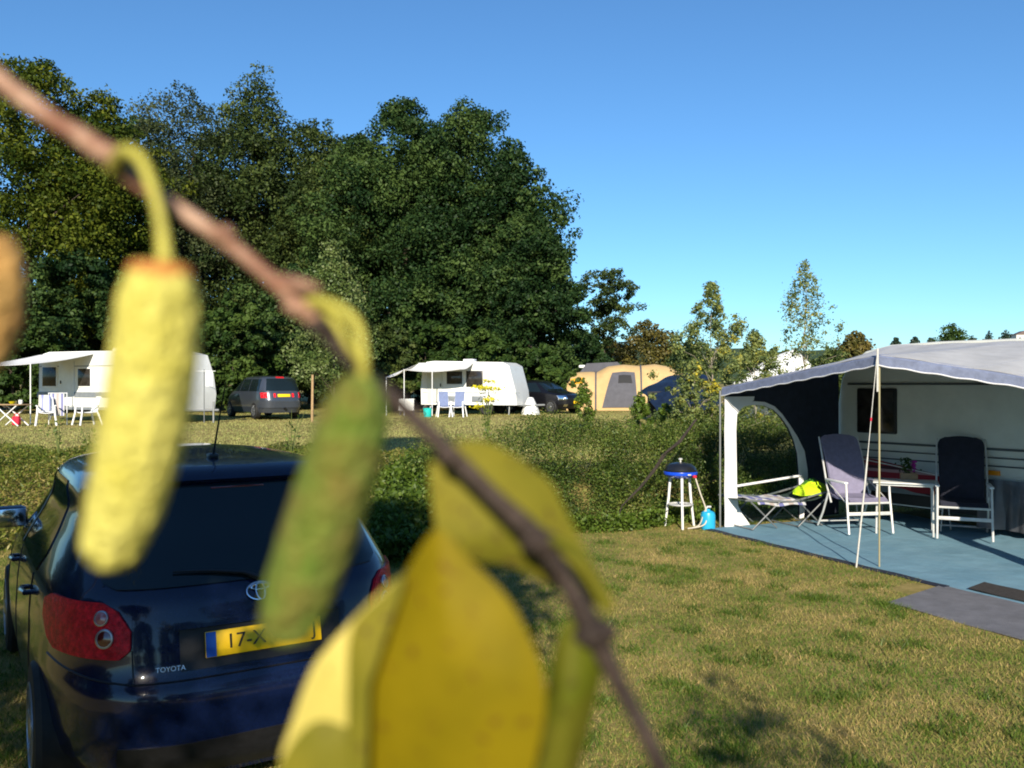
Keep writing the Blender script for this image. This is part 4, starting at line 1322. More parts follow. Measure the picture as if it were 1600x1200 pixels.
def cot():
    p = G(1216, 822)
    r = empty('camp_bed', (p.x, p.y, .02), math.radians(20), 'low dark green camp bed on crossed legs beside the arched awning window', 'camp bed')
    L, Wd, H = 1.45, .62, .40
    g = []
    for i in range(17):
        k = i / 16
        g.append([(-L / 2 + L * k, -Wd / 2 + Wd * j / 8, H - .05 * math.sin(k * math.pi) - .02 * math.sin(j / 8 * math.pi) + (.10 * sstep(.72, 1, k))) for j in range(9)])
    MB().sheet(g, .008).build('canvas', M['cot_green'], r)
    for s in (-1, 1):
        MB().tube([(-L / 2 - .02, s * Wd / 2, H + .0), (0, s * Wd / 2, H - .05), (L / 2 + .02, s * Wd / 2, H + .10)], .014, 8).build('side_rail', M['grey_tube'], r)
        for c in (-.42, .30):
            MB().tube([(c - .24, s * Wd / 2, H - .02), (c + .20, s * (Wd / 2 - .05), .01)], .010, 8).build('leg', M['grey_tube'], r)
            MB().tube([(c + .24, s * Wd / 2, H - .02), (c - .20, s * (Wd / 2 - .02), .01)], .010, 8).build('leg', M['grey_tube'], r)
    for c in (-.62, .10, .50):
        MB().tube([(c, -Wd / 2 + .03, .012), (c, Wd / 2 - .03, .012)], .010, 8).build('foot_bar', M['grey_tube'], r)
    # towel lying on it
    ax = math.radians(20)
    g = []
    for i in range(21):
        k = i / 20
        x = -.55 + .75 * k
        g.append([(x, -.33 + .58 * j / 8, H - .05 * math.sin((x + L / 2) / L * math.pi) + .012 + .012 * math.sin(k * 11) + .008 * math.sin(j * 1.7) - (.05 if j == 0 else 0)) for j in range(9)])
    t = MB().sheet(g, .01).build('towel', M['towel_blue'])
    t.location = r.location; t.rotation_euler = (0, 0, ax); tag(t, 'crumpled blue and pale striped towel lying on the camp bed', 'towel')
    # lime cloth heap
    b = MB(); vs = []; n, m = 20, 12
    g = []
    for i in range(m + 1):
        th = math.pi * .5 * i / m
        row = []
        for j in range(n + 1):
            a = 2 * math.pi * j / n
            rr = (1 + .12 * math.sin(3 * a + 1) + .07 * math.sin(7 * a + i * .5)) * math.cos(th)
            row.append((.25 * rr * math.cos(a), .20 * rr * math.sin(a), .135 * math.sin(th) * (1 + .12 * math.sin(2 * a + 1)) + .012 * math.sin(a * 5 + i)))
        g.append(row)
    o = MB().sheet(g).build('lime_jacket', M['lime'], angle=60)
    o.location = r.matrix_basis @ Vector((.48, -.08, H + .02)); o.rotation_euler = (0, -.10, ax)
    tag(o, 'bright lime green jacket heaped on the camp bed', 'jacket')
    g = [[(x * .85 + .05, y * .8, z * .72) for x, y, z in row] for row in g]
    o = MB().sheet(g).build('green_cloth', M['green_cloth'], angle=60)
    o.location = r.matrix_basis @ Vector((.66, .12, H + .07)); o.rotation_euler = (0, -.10, ax + .8)
    tag(o, 'darker green cloth heaped behind the lime jacket', 'cloth')
cot()

def red_stripes():
    r = Aroot('clothes_rack', 'low folding rack under the caravan window carrying a red striped cloth', 'rack')
    b = MB()
    for x in (.62, 1.95):
        b.tube([(x, SD - .32, .02), (x, SD - .16, .90)], .010, 6); b.tube([(x, SD - .06, .02), (x, SD - .22, .90)], .010, 6)
    for y in (SD - .16, SD - .22): b.tube([(.60, y, .90), (1.97, y, .72)], .008, 6)
    b.tube([(.62, SD - .28, .30), (1.95, SD - .28, .30)], .008, 6)
    b.build('frame', M['alu'], r)
    g = []
    for j in range(9):
        k = j / 8
        g.append([(.65 + 1.27 * i / 40, SD - .255 + .02 * math.sin(i * .6) * k + .07 * (1 - k), (.93 - .20 * i / 40) - .30 * k) for i in range(41)])
    o = MB().sheet(g, .006).build('striped_cloth', M['towel_red'])
    o.location = AC; o.rotation_euler = (0, 0, AR)
    tag(o, 'dark red striped cloth hung along the caravan wall behind the table', 'cloth')
red_stripes()

def barbecue():
    p = G(1066, 826)
    r = empty('gas_barbecue', (p.x, p.y + .12, 0), math.radians(15), 'round gas barbecue with blue rim and black lid on white legs', 'barbecue')
    R = .225
    MB().lathe([(.10, .66), (R * .8, .68), (R, .715), (R * 1.02, .735), (R, .755), (R * .95, .757), (.02, .757)], n=36).build('bowl', M['bbq_blue'], r)
    MB().lathe([(R * .96, .758), (R * .97, .775), (R * .86, .82), (R * .66, .856), (R * .3, .874), (.01, .878)], n=36).build('lid', M['bbq_black'], r)
    MB().lathe([(.012, .876), (.012, .905), (.028, .910), (.028, .925), (.015, .932), (.002, .933)], n=14).build('lid_knob', M['alu'], r)
    for k in range(3):
        a = 2 * math.pi * k / 3 - 1.9
        c, s = math.cos(a), math.sin(a)
        MB().tube([(.145 * c, .145 * s, .69), (.17 * c, .17 * s, .40), (.225 * c, .225 * s, .0)], [.019, .017, .016], 8).build('leg', M['white_plastic'], r)
    b = MB().lathe([(.165, .30), (.172, .31), (.165, .32), (.15, .318), (.15, .302)], n=30)
    for i in range(-3, 4): b.tube([(i * .045, -math.sqrt(.0272 - (i * .045) ** 2), .31), (i * .045, math.sqrt(.0272 - (i * .045) ** 2), .31)], .004, 5)
    b.build('shelf', M['alu'], r)
    MB().box((.10, -.21, .70), (.05, .05, .035), bev=.01).build('control_knob', M['red_cloth'], r)
    MB().box((.02, -.222, .725), (.05, .02, .02), bev=.006).build('rim_clip', M['alu'], r)
    g = G(1109, 829)
    q = empty('gas_bottle', (g.x, g.y + .1, 0), 0, 'cyan gas bottle standing between the barbecue and the groundsheet', 'gas bottle')
    MB().lathe([(.085, .0), (.092, .015), (.095, .03), (.095, .19), (.085, .225), (.055, .245), (.03, .25), (.03, .27), (.01, .272)], n=28).build('cylinder_body', M['gas_blue'], q)
    b = MB().tube([(-.03, 0, .27), (-.01, 0, .30), (.04, 0, .30)], .014, 8)
    b.build('valve', M['alu'], q)
    a = r.matrix_basis @ Vector((.12, -.20, .68)); z = q.matrix_basis @ Vector((-.03, -.01, .285))
    mid = [a, a + Vector((.06, -.02, -.2)), a + Vector((.13, -.04, -.42)), a + Vector((.10, -.10, -.60)), Vector((r.location.x + .06, r.location.y - .20, .015)), Vector((r.location.x + .20, r.location.y - .19, .05)), z + Vector((-.05, -.03, -.12)), z]
    # smooth it
    pts = []
    for i in range(len(mid) - 1):
        p0 = mid[max(i - 1, 0)]; p1 = mid[i]; p2 = mid[i + 1]; p3 = mid[min(i + 2, len(mid) - 1)]
        for k in range(6):
            t = k / 6
            pts.append(.5 * ((2 * p1) + (p2 - p0) * t + (2 * p0 - 5 * p1 + 4 * p2 - p3) * t * t + (3 * p1 - p0 - 3 * p2 + p3) * t ** 3))
    pts.append(z)
    o = MB().tube(pts, .010, 7).build('gas_hose', M['hose']); tag(o, 'pale gas hose looping from the barbecue to the gas bottle', 'hose')
barbecue()

def leaning_rod():
    pts = [P(968, 802, 11.55), P(972, 790, 11.6), P(1000, 762, 11.7), P(1022, 735, 11.75), P(1040, 708, 11.85), P(1062, 690, 11.95), P(1088, 655, 12.1)]
    base = pts[0].copy()
    pts = [p - base for p in pts]
    r = empty('dead_branch', base, 0, 'dark bare branch leaning in the hedge behind the barbecue', 'branch')
    MB().tube(pts, [.008, .009, .017, .024, .020, .024, .014], 8).build('stem', M['dark_rod'], r)
    MB().tube([pts[3], pts[3] + Vector((.12, .05, .20)), pts[3] + Vector((.30, .1, .32))], [.018, .012, .006], 6).build('side_twig', M['dark_rod'], r)
leaning_rod()
# ------------------------------------------------------------------ the far side of the field
def rbox_wall(outline, y0, y1):
    return MB().prism(outline, y0, y1)

def window_on(r, x0, x1, z0, z1, y, fm='white_plastic'):
    w = MB().box(((x0 + x1) / 2, y - .012, (z0 + z1) / 2), (x1 - x0 + .10, .04, z1 - z0 + .10), bev=.015).build('window', M[fm], r)
    MB().box(((x0 + x1) / 2, y - .03, (z0 + z1) / 2), (x1 - x0, .03, z1 - z0), bev=.01).build('pane', M['window'], w)
    return w

def caravan_wheel(r, x, y):
    MB().lathe([(.19, -.09), (.29, -.09), (.32, -.06), (.32, .06), (.29, .09), (.19, .09), (.18, .04)], (x, y, .32), 24, Matrix.Rotation(math.pi / 2, 4, 'X')).build('wheel', M['rubber'], r)

def canopy(r, x0, x1, y, zb, out, zf, posts, sag=.08, wing=False):
    g = []
    for j in range(9):
        k = j / 8
        g.append([(x0 + (x1 - x0) * i / 20, y - out * k, zb + (zf - zb) * k - sag * math.sin(k * 3.1416) - sag * .9 * k * math.sin(math.pi * i / 20)) for i in range(21)])
    MB().sheet(g, .012).build('canopy', M['white_fabric'], r)
    for x in posts: MB().tube([(x, y - out, 0), (x, y - out, zf)], .02, 6).build('canopy_post', M['white_plastic'], r)
    if wing:
        MB().sheet([[(x0 - .85 * k, y - out * (i / 6), zb - .05 + (zf - zb) * i / 6 - .30 * k - .10 * math.sin(k * 3.14)) for k in (0, .25, .5, .75, 1)] for i in range(7)], .01).build('canopy_wing', M['white_fabric'], r)
        MB().tube([(x0 - .82, y - out, 0), (x0 - .82, y - out, zf - .32)], .018, 6).build('canopy_post', M['white_plastic'], r)

def caravan_striped():
    p = P(160, 655, 32)
    r = empty('caravan', (p.x, p.y, .55), math.radians(-25), 'white caravan with grey stripe and outstretched awning at the far left', 'caravan')
    L, R_ = -3.45, 3.35
    o = [(L + .05, .42), (L, 1.0), (L + .02, 2.2), (L + .22, 2.52), (L + .6, 2.60), (R_ - 1.0, 2.60), (R_ - .35, 2.46), (R_ - .05, 1.75), (R_ + .08, 1.0), (R_, .42)]
    MB().prism(o, 0, 2.15).build('wall', M['white_gel'], r, angle=25)
    MB().box((-.15, -.004, .98), (R_ - L - .02, .02, .20)).build('side_stripe', M['grey_stripe'], r)
    MB().box((-.15, -.004, 2.05), (R_ - L - .16, .02, .03)).build('side_stripe', M['grey_stripe'], r)
    MB().box((-.15, -.006, .47), (R_ - L - .1, .03, .10)).build('lower_trim', M['grey_stripe'], r)
    window_on(r, -3.20, -2.45, 1.30, 2.02, 0)
    window_on(r, -1.25, -.60, 1.30, 1.95, 0)
    window_on(r, .7, 1.6, 1.25, 1.95, 0)
    d = MB().box((-1.88, -.012, 1.42), (.82, .05, 1.75), bev=.03).build('door', M['white_gel'], r)
    MB().box((-2.18, -.045, 1.45), (.05, .03, .12), bev=.008).build('door_handle', M['black'], d)
    MB().box((-2.05, -.02, .62), (.55, .03, .42), bev=.01).build('vent_grille', M['grey_stripe'], r)
    MB().box((.0, 1.1, 2.66), (.75, .7, .16), bev=.04).build('rooflight', M['white_plastic'], r)
    caravan_wheel(r, .15, .12); caravan_wheel(r, .15, 2.0)
    MB().tube([(R_ - .1, .5, .42), (R_ + 1.2, 1.07, .45), (R_ - .1, 1.65, .42)], .04, 6).build('tow_frame', M['grey_tube'], r)
    MB().tube([(R_ + 1.05, 1.0, .0), (R_ + 1.05, 1.0, .75)], .035, 8).build('jockey_leg', M['grey_tube'], r)
    for x in (L + .5, R_ - .4): MB().tube([(x, .2, .42), (x, .1, 0)], .03, 6).build('corner_leg', M['grey_tube'], r)
    canopy(r, L + .05, -.45, 0, 2.50, 2.5, 2.08, (L + .1, -.5), .05)
    # white cloth on a short line by the drawbar
    q = P(327, 640, 31.0)
    o_ = MB().sheet([[(-.13 + .26 * i / 8, .02 * math.sin(i * 1.3), 1.30 + .50 * j / 5) for i in range(9)] for j in range(6)], .01).build('drying_cloth', M['white_fabric'])
    o_.location = (q.x, q.y, .55); tag(o_, 'white cloth hung out to dry beyond the striped caravan\'s right end', 'cloth')
    b = empty('drying_stand', (q.x - .2, q.y + .05, .55), 0, 'thin stand holding the drying white cloth by the drawbar', 'stand')
    MB().tube([(0, 0, 0), (0, 0, 1.9)], .018, 6).build('pole', M['grey_tube'], b)
    MB().tube([(-.3, -.045, 1.84), (.42, -.045, 1.84)], .012, 6).build('cross_bar', M['white_plastic'], b)
caravan_striped()

def caravan_middle():
    p = P(735, 648, 39.5)
    r = empty('caravan', (p.x, p.y, .53), math.radians(-18), 'small white caravan with sagging white sun canopy in the middle distance', 'caravan')
    L, R_ = -2.45, 2.1
    o = [(L + .02, .45), (L, 1.2), (L + .08, 2.15), (L + .30, 2.42), (L + .7, 2.46), (R_ - .55, 2.38), (R_ - .25, 2.22), (R_ + .05, 1.1), (R_ + .12, .45)]
    MB().prism(o, 0, 2.0).build('wall', M['white_gel'], r, angle=25)
    window_on(r, -.15, .55, 1.32, 1.95, 0, 'black')
    window_on(r, -1.1, -.45, 1.45, 1.92, 0, 'black')
    MB().box((-1.75, -.012, 1.40), (.75, .04, 1.7), bev=.03).build('door', M['cream_wall'], r)
    MB().box((-1.45, -.04, 1.35), (.06, .03, .15), bev=.01).build('door_handle', M['black'], r)
    for x in (.35, -.9): MB().box((x, -.015, .72), (.55, .03, .26), bev=.008).build('vent_grille', M['grey_stripe'], r)
    MB().box((0, -.004, 1.0), (4.7, .015, .03)).build('trim_line', M['grey_stripe'], r)
    MB().box((-.4, 1.0, 2.50), (.5, .5, .12), bev=.03).build('rooflight', M['white_plastic'], r)
    caravan_wheel(r, .75, .12); caravan_wheel(r, .75, 1.88)
    MB().tube([(R_, .5, .42), (R_ + 1.1, 1.0, .45), (R_, 1.5, .42)], .04, 6).build('tow_frame', M['grey_tube'], r)
    for x in (L + .4, R_ - .3): MB().tube([(x, .2, .45), (x, .1, 0)], .03, 6).build('corner_leg', M['grey_tube'], r)
    canopy(r, L - .1, .15, 0, 2.38, 1.7, 2.05, (L - .05, -1.15), .12, True)
caravan_middle()

def plastic_chair(loc, rz, label, m='white_plastic', cushion=None, back=.95):
    r = empty('garden_chair', loc, rz, label, 'chair', 'garden chairs before the far caravans')
    MB().sheet([[(-.23 + .46 * i / 6, -.24 + .48 * j / 6, .43 - .03 * math.sin(i / 6 * 3.14) - .02 * math.sin(j / 6 * 3.14)) for i in range(7)] for j in range(7)], .02).build('seat', M[m], r)
    MB().sheet([[((-.24 + .48 * i / 8) * (1 - .15 * j / 8), .22 + .16 * j / 8 + .03 * math.cos(i / 8 * 6.28), .44 + (back - .44) * j / 8 - (.05 if j == 8 and i in (0, 8) else 0)) for i in range(9)] for j in range(9)], .025).build('backrest', M[m], r)
    for s in (-1, 1):
        MB().tube([(s * .25, -.26, .66), (s * .26, -.28, .40), (s * .31, -.36, 0)], [.026, .03, .03], 6).build('leg', M[m], r)
        MB().tube([(s * .24, .24, .45), (s * .30, .38, 0)], [.03, .03], 6).build('leg', M[m], r)
        MB().box((s * .28, -.01, .66), (.06, .56, .03), bev=.012).build('armrest', M[m], r)
    if cushion:
        MB().sheet([[((-.20 + .40 * i / 6), .205 + .15 * j / 8, .47 + (back + .02 - .47) * j / 8) for i in range(7)] for j in range(9)], .05).build('back_cushion', M[cushion], r)
        MB().box((0, -.01, .455), (.42, .44, .05), bev=.02).build('seat_cushion', M[cushion], r)
    return r
p = P(72, 657, 29.0); r1 = plastic_chair((p.x, p.y, .55), math.radians(28), 'white garden chair with striped towels over its back, under the far left awning')
p = P(136, 656, 29.3); r2 = plastic_chair((p.x, p.y, .55), math.radians(-40), 'white garden chair right of the towel-draped one, before the striped caravan')
def towel(root, w, m, name, label, dx=0.0):
    g = []
    for j in range(11):
        k = j / 10
        z = (.50 + .50 * k / .5) if k < .5 else (1.0 - .42 * (k - .5) / .5)
        y = (.20 + .16 * (k / .5)) - .05 if k < .5 else .44 + .02 * (k - .5)
        g.append([(dx - w / 2 + w * i / 8, y + .015 * math.sin(i * 1.5), z) for i in range(9)])
    o = MB().sheet(g, .012).build(name, M[m]); o.location = root.location; o.rotation_euler = root.rotation_euler
    tag(o, label, 'towel')
towel(r1, .34, 'towel_pale', 'striped_towel', 'pale yellow and white striped towel over the far left chair\'s back', -.05)
b = MB().sheet([[(-.3 + .5 * i / 8, .02 * math.sin(i * 1.4), .30 + .75 * j / 6) for i in range(9)] for j in range(7)], .012).build('blue_towel', M['towel_blue'])
q = P(92, 640, 29.6); b.location = (q.x, q.y, .55); tag(b, 'blue and white towel hanging from a rail right of the draped chair', 'towel')
rl = empty('towel_rail', (q.x, q.y + .03, .55), 0, 'low rail carrying the blue and white towel', 'rail')
for x in (-.36, .26): MB().tube([(x, 0, 0), (x, 0, 1.07)], .014, 6).build('post', M['white_plastic'], rl)
MB().tube([(-.38, 0, 1.07), (.28, 0, 1.07)], .014, 6).build('bar', M['white_plastic'], rl)
p = P(694, 652, 37.0); plastic_chair((p.x, p.y, .53), math.radians(12), 'left chair of the pair with blue-grey cushions by the middle caravan', cushion='blue_cushion', back=1.05)
p = P(716, 652, 37.0); plastic_chair((p.x, p.y, .53), math.radians(-10), 'right chair of the pair with blue-grey cushions by the middle caravan', cushion='blue_cushion', back=1.05)

def folding_table(px, py, d, w, label, m='table_top'):
    p = P(px, py, d)
    r = empty('folding_table', (p.x, p.y, .55), math.radians(-15), label, 'table')
    MB().box((0, 0, .70), (w, .6, .03), bev=.01).build('tabletop', M[m], r)
    for y in (-.24, .24):
        MB().tube([(-w * .42, y, 0), (w * .40, y, .69)], .022, 6).build('leg', M['white_plastic'], r)
        MB().tube([(w * .42, y * .9, 0), (-w * .40, y * .9, .69)], .022, 6).build('leg', M['white_plastic'], r)
    return r
ft = folding_table(18, 656, 28.8, 1.15, 'folding table on crossed white legs at the left edge of the picture', 'stake_wood')
q = ft.location
b = MB().box((0, 0, .17), (.24, .18, .30), bev=.05); b.tube([(-.08, 0, .31), (-.06, 0, .40), (.06, 0, .40), (.08, 0, .31)], .012, 6)
o = b.build('red_bag', M['red_cloth']); o.location = (q.x + .22, q.y - .1, .55); tag(o, 'red bag standing under the crossed-leg folding table', 'bag')
for dx, m_, lab, nm in ((.02, 'yellow', 'yellow bowl on the crossed-leg folding table', 'bowl'), (.30, 'white_plastic', 'white cup on the crossed-leg folding table', 'cup')):
    o = MB().lathe([(.04, 0), (.07, .01), (.11, .09), (.10, .09), (.05, .02), (.003, .02)] if nm == 'bowl' else [(.05, 0), (.06, .02), (.065, .14), (.058, .14), (.05, .02), (.003, .018)], n=18).build(nm, LM['yellow'] if m_ == 'yellow' else M[m_])
    o.location = (q.x + dx, q.y, .55 + .716); tag(o, lab, nm)
p = P(636, 640, 39.0)
r = empty('side_table', (p.x, p.y, .53), 0, 'small white cloth-covered table left of the middle caravan', 'table')
MB().box((0, 0, .72), (.66, .5, .04), bev=.012).build('tabletop', M['white_plastic'], r)
MB().sheet([[(-.34 + .68 * i / 12, -.265 - .015 * math.sin(i * 1.7), .22 + .51 * j / 4) for i in range(13)] for j in range(5)], .01).build('front_cloth', M['white_fabric'], r)
for x in (-.29, .29):
    for y in (-.2, .2): MB().tube([(x, y, 0), (x, y, .7)], .02, 6).build('leg', M['grey_tube'], r)
p = P(668, 650, 36.8)
r = empty('bucket', (p.x, p.y, .53), 0, 'turquoise bucket standing left of the cushioned chairs', 'bucket')
MB().lathe([(.15, 0), (.16, .01), (.19, .36), (.205, .37), (.20, .38), (.18, .37), (.145, .03), (.003, .03)], n=24).build('pail', M['teal'], r)
MB().tube([(-.19 * math.cos(a), .02, .36 + .16 * math.sin(a)) for a in np.linspace(0, math.pi, 13)], .008, 6).build('handle', M['grey_tube'], r)
p = P(829, 648, 39.6)
g = []
for i in range(9):
    k = i / 8
    g.append([(.42 * (1 - .72 * k ** 1.3) * math.cos(a) * (1 + .08 * math.sin(a * 5)), .36 * (1 - .72 * k ** 1.3) * math.sin(a) * (1 + .08 * math.sin(a * 5)), .78 * k) for a in np.linspace(0, 2 * math.pi, 25)])
g.append([(.0, .0, .80)] * 25)
o = MB().sheet(g).build('drawbar_cover', M['white_fabric'], angle=60); o.location = (p.x, p.y, .53)
tag(o, 'white cloth cover draped over something between the middle caravan and the black car', 'cover')

def tent():
    p = P(972, 641, 45)
    r = empty('tunnel_tent', (p.x, p.y, .55), math.radians(-6), 'tan tunnel tent with a dark grey side panel and a grey roof behind', 'tent')
    k = 45 / F
    def hx(x):
        px = 972 + x / k
        return float(np.interp(px, [885, 890, 905, 925, 932, 950, 975, 1000, 1025, 1045, 1066, 1072], [1.45, 1.62, 1.72, 1.74, 1.70, 2.02, 2.12, 2.05, 2.14, 2.02, 1.70, 1.55]))
    def hull(x, a):
        h = hx(x) + .30
        c, s = math.cos(a), math.sin(a)
        return (x, 1.5 - 1.5 * np.sign(c) * abs(c) ** .80, h * abs(s) ** .95)
    xs = np.linspace((885 - 972) * k, (1072 - 972) * k, 60)
    g = [[hull(x, math.pi * j / 24) for j in range(25)] for x in xs]
    MB().sheet(g, .01).build('fly_sheet', M['tan_canvas'], r)
    def panel(x0a, x1a, x0b, x1b, a0, a1, m, name, off=.03, par=r, nn=10):
        g = []
        for j in range(nn + 1):
            q = j / nn; a = a0 + (a1 - a0) * q
            row = []
            for i in range(nn + 1):
                x = (x0a + (x0b - x0a) * q) * (1 - i / nn) + (x1a + (x1b - x1a) * q) * i / nn
                xx, y, z = hull((x - 972) * k, a); row.append((xx, y - off, z))
            g.append(row)
        return MB().sheet(g, .008).build(name, M[m], par)
    sp = panel(941, 996, 957, 992, .06, .98, 'tent_grey', 'side_panel')
    panel(966, 988, 967, 986, .62, .86, 'tent_dark', 'net_window', .05, sp)
    panel(890, 911, 892, 910, .75, 1.0, 'tent_orange', 'window_panel')
    panel(888, 913, 889, 912, .08, .70, 'tan_canvas', 'door_panel', .02)
    for px in (931, 1002):
        pts = [Vector(hull((px - 972) * k, math.pi * j / 24)) for j in range(25)]
        MB().tube(pts, .05, 6).build('arch_pole_sleeve', M['tent_grey'], r)
    # end wall and yellow edged opening on the right
    xe = (1072 - 972) * k
    pts = [hull(xe, math.pi * j / 24) for j in range(25)]
    MB().add([(xe - .15, y, z * .97) for x, y, z in pts], [tuple(range(25))]).build('inner_tent', M['tent_brown'], r, smooth=False)
    MB().tube([Vector(q) + Vector((.01, 0, 0)) for q in pts], .05, 6).build('entrance_edge', M['tent_orange'], r)
    xl = (885 - 972) * k
    pts = [hull(xl, math.pi * j / 24) for j in range(25)]
    MB().add([(xl + .05, y, z * .98) for x, y, z in pts], [tuple(range(25))]).build('end_wall', M['tan_canvas'], r, smooth=False)
    # grey trailer roof behind
    MB().prism([((900 - 972) * k, 1.2), ((903 - 972) * k, 2.0), ((915 - 972) * k, 2.52), ((966 - 972) * k, 2.60), ((985 - 972) * k, 2.05), ((985 - 972) * k, 1.2)], 3.1, 5.0).build('trailer_roof', M['tent_grey'], r, angle=20)
    MB().box(((907 - 972) * k, 3.6, 2.36), (.35, .4, .16), bev=.04).build('roof_vent', M['white_plastic'], r)
tent()
def tarp():
    p = P(1066, 648, 32)
    r = empty('tarpaulin_shelter', (p.x, p.y, .55), math.radians(10), 'navy tarpaulin stretched low beside the tan tent', 'shelter')
    g = []
    for j in range(13):
        k = j / 12
        row = []
        for i in range(21):
            q = i / 20
            x = -1.15 + 2.5 * q
            zr = 1.05 + .72 * math.sin(min(1, q * 1.3) * math.pi / 2)
            z = zr * math.sin(.25 + 1.32 * k) + .03 * math.sin(i * .9 + j)
            row.append((x + .12 * k, -.7 + 2.6 * k, z))
        g.append(row)
    MB().sheet(g, .01).build('sheet', M['tent_navy'], r)
    MB().sheet([[(-1.1 + 2.4 * i / 12, .7 + .03 * math.sin(i * 1.3), .0 + 1.1 * j / 5) for i in range(13)] for j in range(6)], .01).build('back_cloth', M['tent_dark'], r)
    for x, z in ((-1.1, .30), (.1, .42), (1.3, .42)): MB().tube([(x, -.68, 0), (x, -.68, z)], .018, 6).build('pole', M['grey_tube'], r)
tarp()

def marquee():
    p = P(1222, 640, 34)
    r = empty('marquee', (p.x, p.y, .55), math.radians(-20), 'white pointed marquee roof half hidden by the young birches', 'marquee')
    w, d, e, h = 1.7, 1.5, 1.45, 2.75
    vs = [(-w, -d, e), (w, -d, e), (w, d, e), (-w, d, e), (.5, 0, h), (-.5, 0, h - .35)]
    MB().add(vs, [(0, 1, 4, 5), (1, 2, 4), (2, 3, 5, 4), (3, 0, 5), (3, 2, 1, 0)]).build('roof', M['white_fabric'], r, smooth=False)
    b = MB()
    MB().sheet([[(-w + 2 * w * i / 20, -d - .01, e - .28 * j / 2) for i in range(21)] for j in range(3)], .01).build('valance', M['white_fabric'], r)
    MB().sheet([[(-w + 2 * w * i / 20, d - .05 + .03 * math.sin(i), .0 + e * j / 3) for i in range(21)] for j in range(4)], .01).build('back_wall', M['white_fabric'], r)
    for x in (-w, w):
        for y in (-d, d): MB().tube([(x, y, 0), (x, y, e)], .03, 6).build('leg', M['grey_tube'], r)
marquee()

def far_house():
    d = 405
    p = P(1597, 530, d)
    r = empty('far_house', (p.x, p.y, p.z - 2.5), math.radians(-10), 'tiny white house on the far ridge at the right edge', 'house')
    MB().box((0, 0, 2.0), (7, 6, 5.0)).build('wall', M['plaster'], r, smooth=False)
    MB().prism([(-3.9, 4.5), (3.9, 4.5), (0, 6.3)], -3.3, 3.3).build('roof', M['slate'], r, smooth=False)
    for x in (-2, 0, 2): MB().box((x, -3.02, 2.6), (.9, .1, 1.2)).build('window', M['window'], r)
far_house()

def stalk_plant(px, pyb, pyt, d, lab, flower=False, seed=0, n=5):
    rr = random.Random(seed)
    p = P(px, pyb, d)
    z0 = gz(p.x, d)
    h = HC - (pyt - 600) / F * d - z0
    r = empty('flowering_weed' if flower else 'tall_weed', (p.x, d, z0), 0, lab, 'plant')
    b = MB(); heads = []; lv = []
    for i in range(n):
        a = rr.random() * 6.28; sp = .28 * rr.random() * h
        hh = h * (.6 + .4 * rr.random()) if i else h
        pts = [(math.cos(a) * sp * k * k, math.sin(a) * sp * k * k, hh * k) for k in (0, .25, .5, .75, 1)]
        b.tube(pts, [.010, .009, .008, .006, .004], 5)
        heads.append(pts[-1])
        for _ in range(14):
            k = .15 + .75 * rr.random()
            q = Vector(pts[int(k * 4)]).lerp(Vector(pts[min(4, int(k * 4) + 1)]), k * 4 % 1)
            lv.append(q + Vector((rr.gauss(0, .06), rr.gauss(0, .06), rr.gauss(0, .03))))
    b.build('stem', LM['weed'] if False else M['stem_green'], r)
    lv = np.array([tuple(q) for q in lv])
    link('leaves', leaves_mesh('leaves', lv, unit(len(lv)) + np.array([0, 0, .4]), np.full(len(lv), .09), rng.random(len(lv)), .4), LM['weed'], r)
    if flower:
        pts = np.concatenate([np.array(hd) + rng.normal(size=(46, 3)) * np.array([.075, .075, .022]) for hd in heads])
        link('blossoms', leaves_mesh('blossoms', pts, rng.normal(size=(len(pts), 3)) * .4 + np.array([0, -.5, .8]), np.full(len(pts), .05), rng.random(len(pts)), .9), LM['yellow'], r)
M['stem_green'] = mat('weed_stem', (0.10, 0.13, 0.03), 0.8)
stalk_plant(762, 690, 596, 19, 'tall weed with flat yellow flower heads in front of the middle caravan', True, 3, 8)
stalk_plant(92, 735, 640, 15, 'tall green weed on the verge below the towel-draped chair', False, 4, 3)
stalk_plant(140, 740, 665, 14.5, 'bushy weed on the verge left of the yellow catkin', False, 5, 4)
stalk_plant(455, 725, 640, 14, 'tall weed on the verge below the grey van', False, 6, 4)
stalk_plant(985, 700, 632, 16, 'tall leafy weed on the hedge top in front of the tent', False, 7, 4)
st = P(490, 652, 33)
o = empty('tree_stake', (st.x, st.y - .25, .53), 0, 'pale wooden stake at the foot of the staked young tree', 'stake')
MB().tube([(0, 0, -.1), (.02, 0, 1.75)], [.05, .045], 8).build('post', M['stake_wood'], o)
MB().box((.02, .10, 1.45), (.06, .26, .05), bev=.01).build('tie_strap', M['rubber'], o)

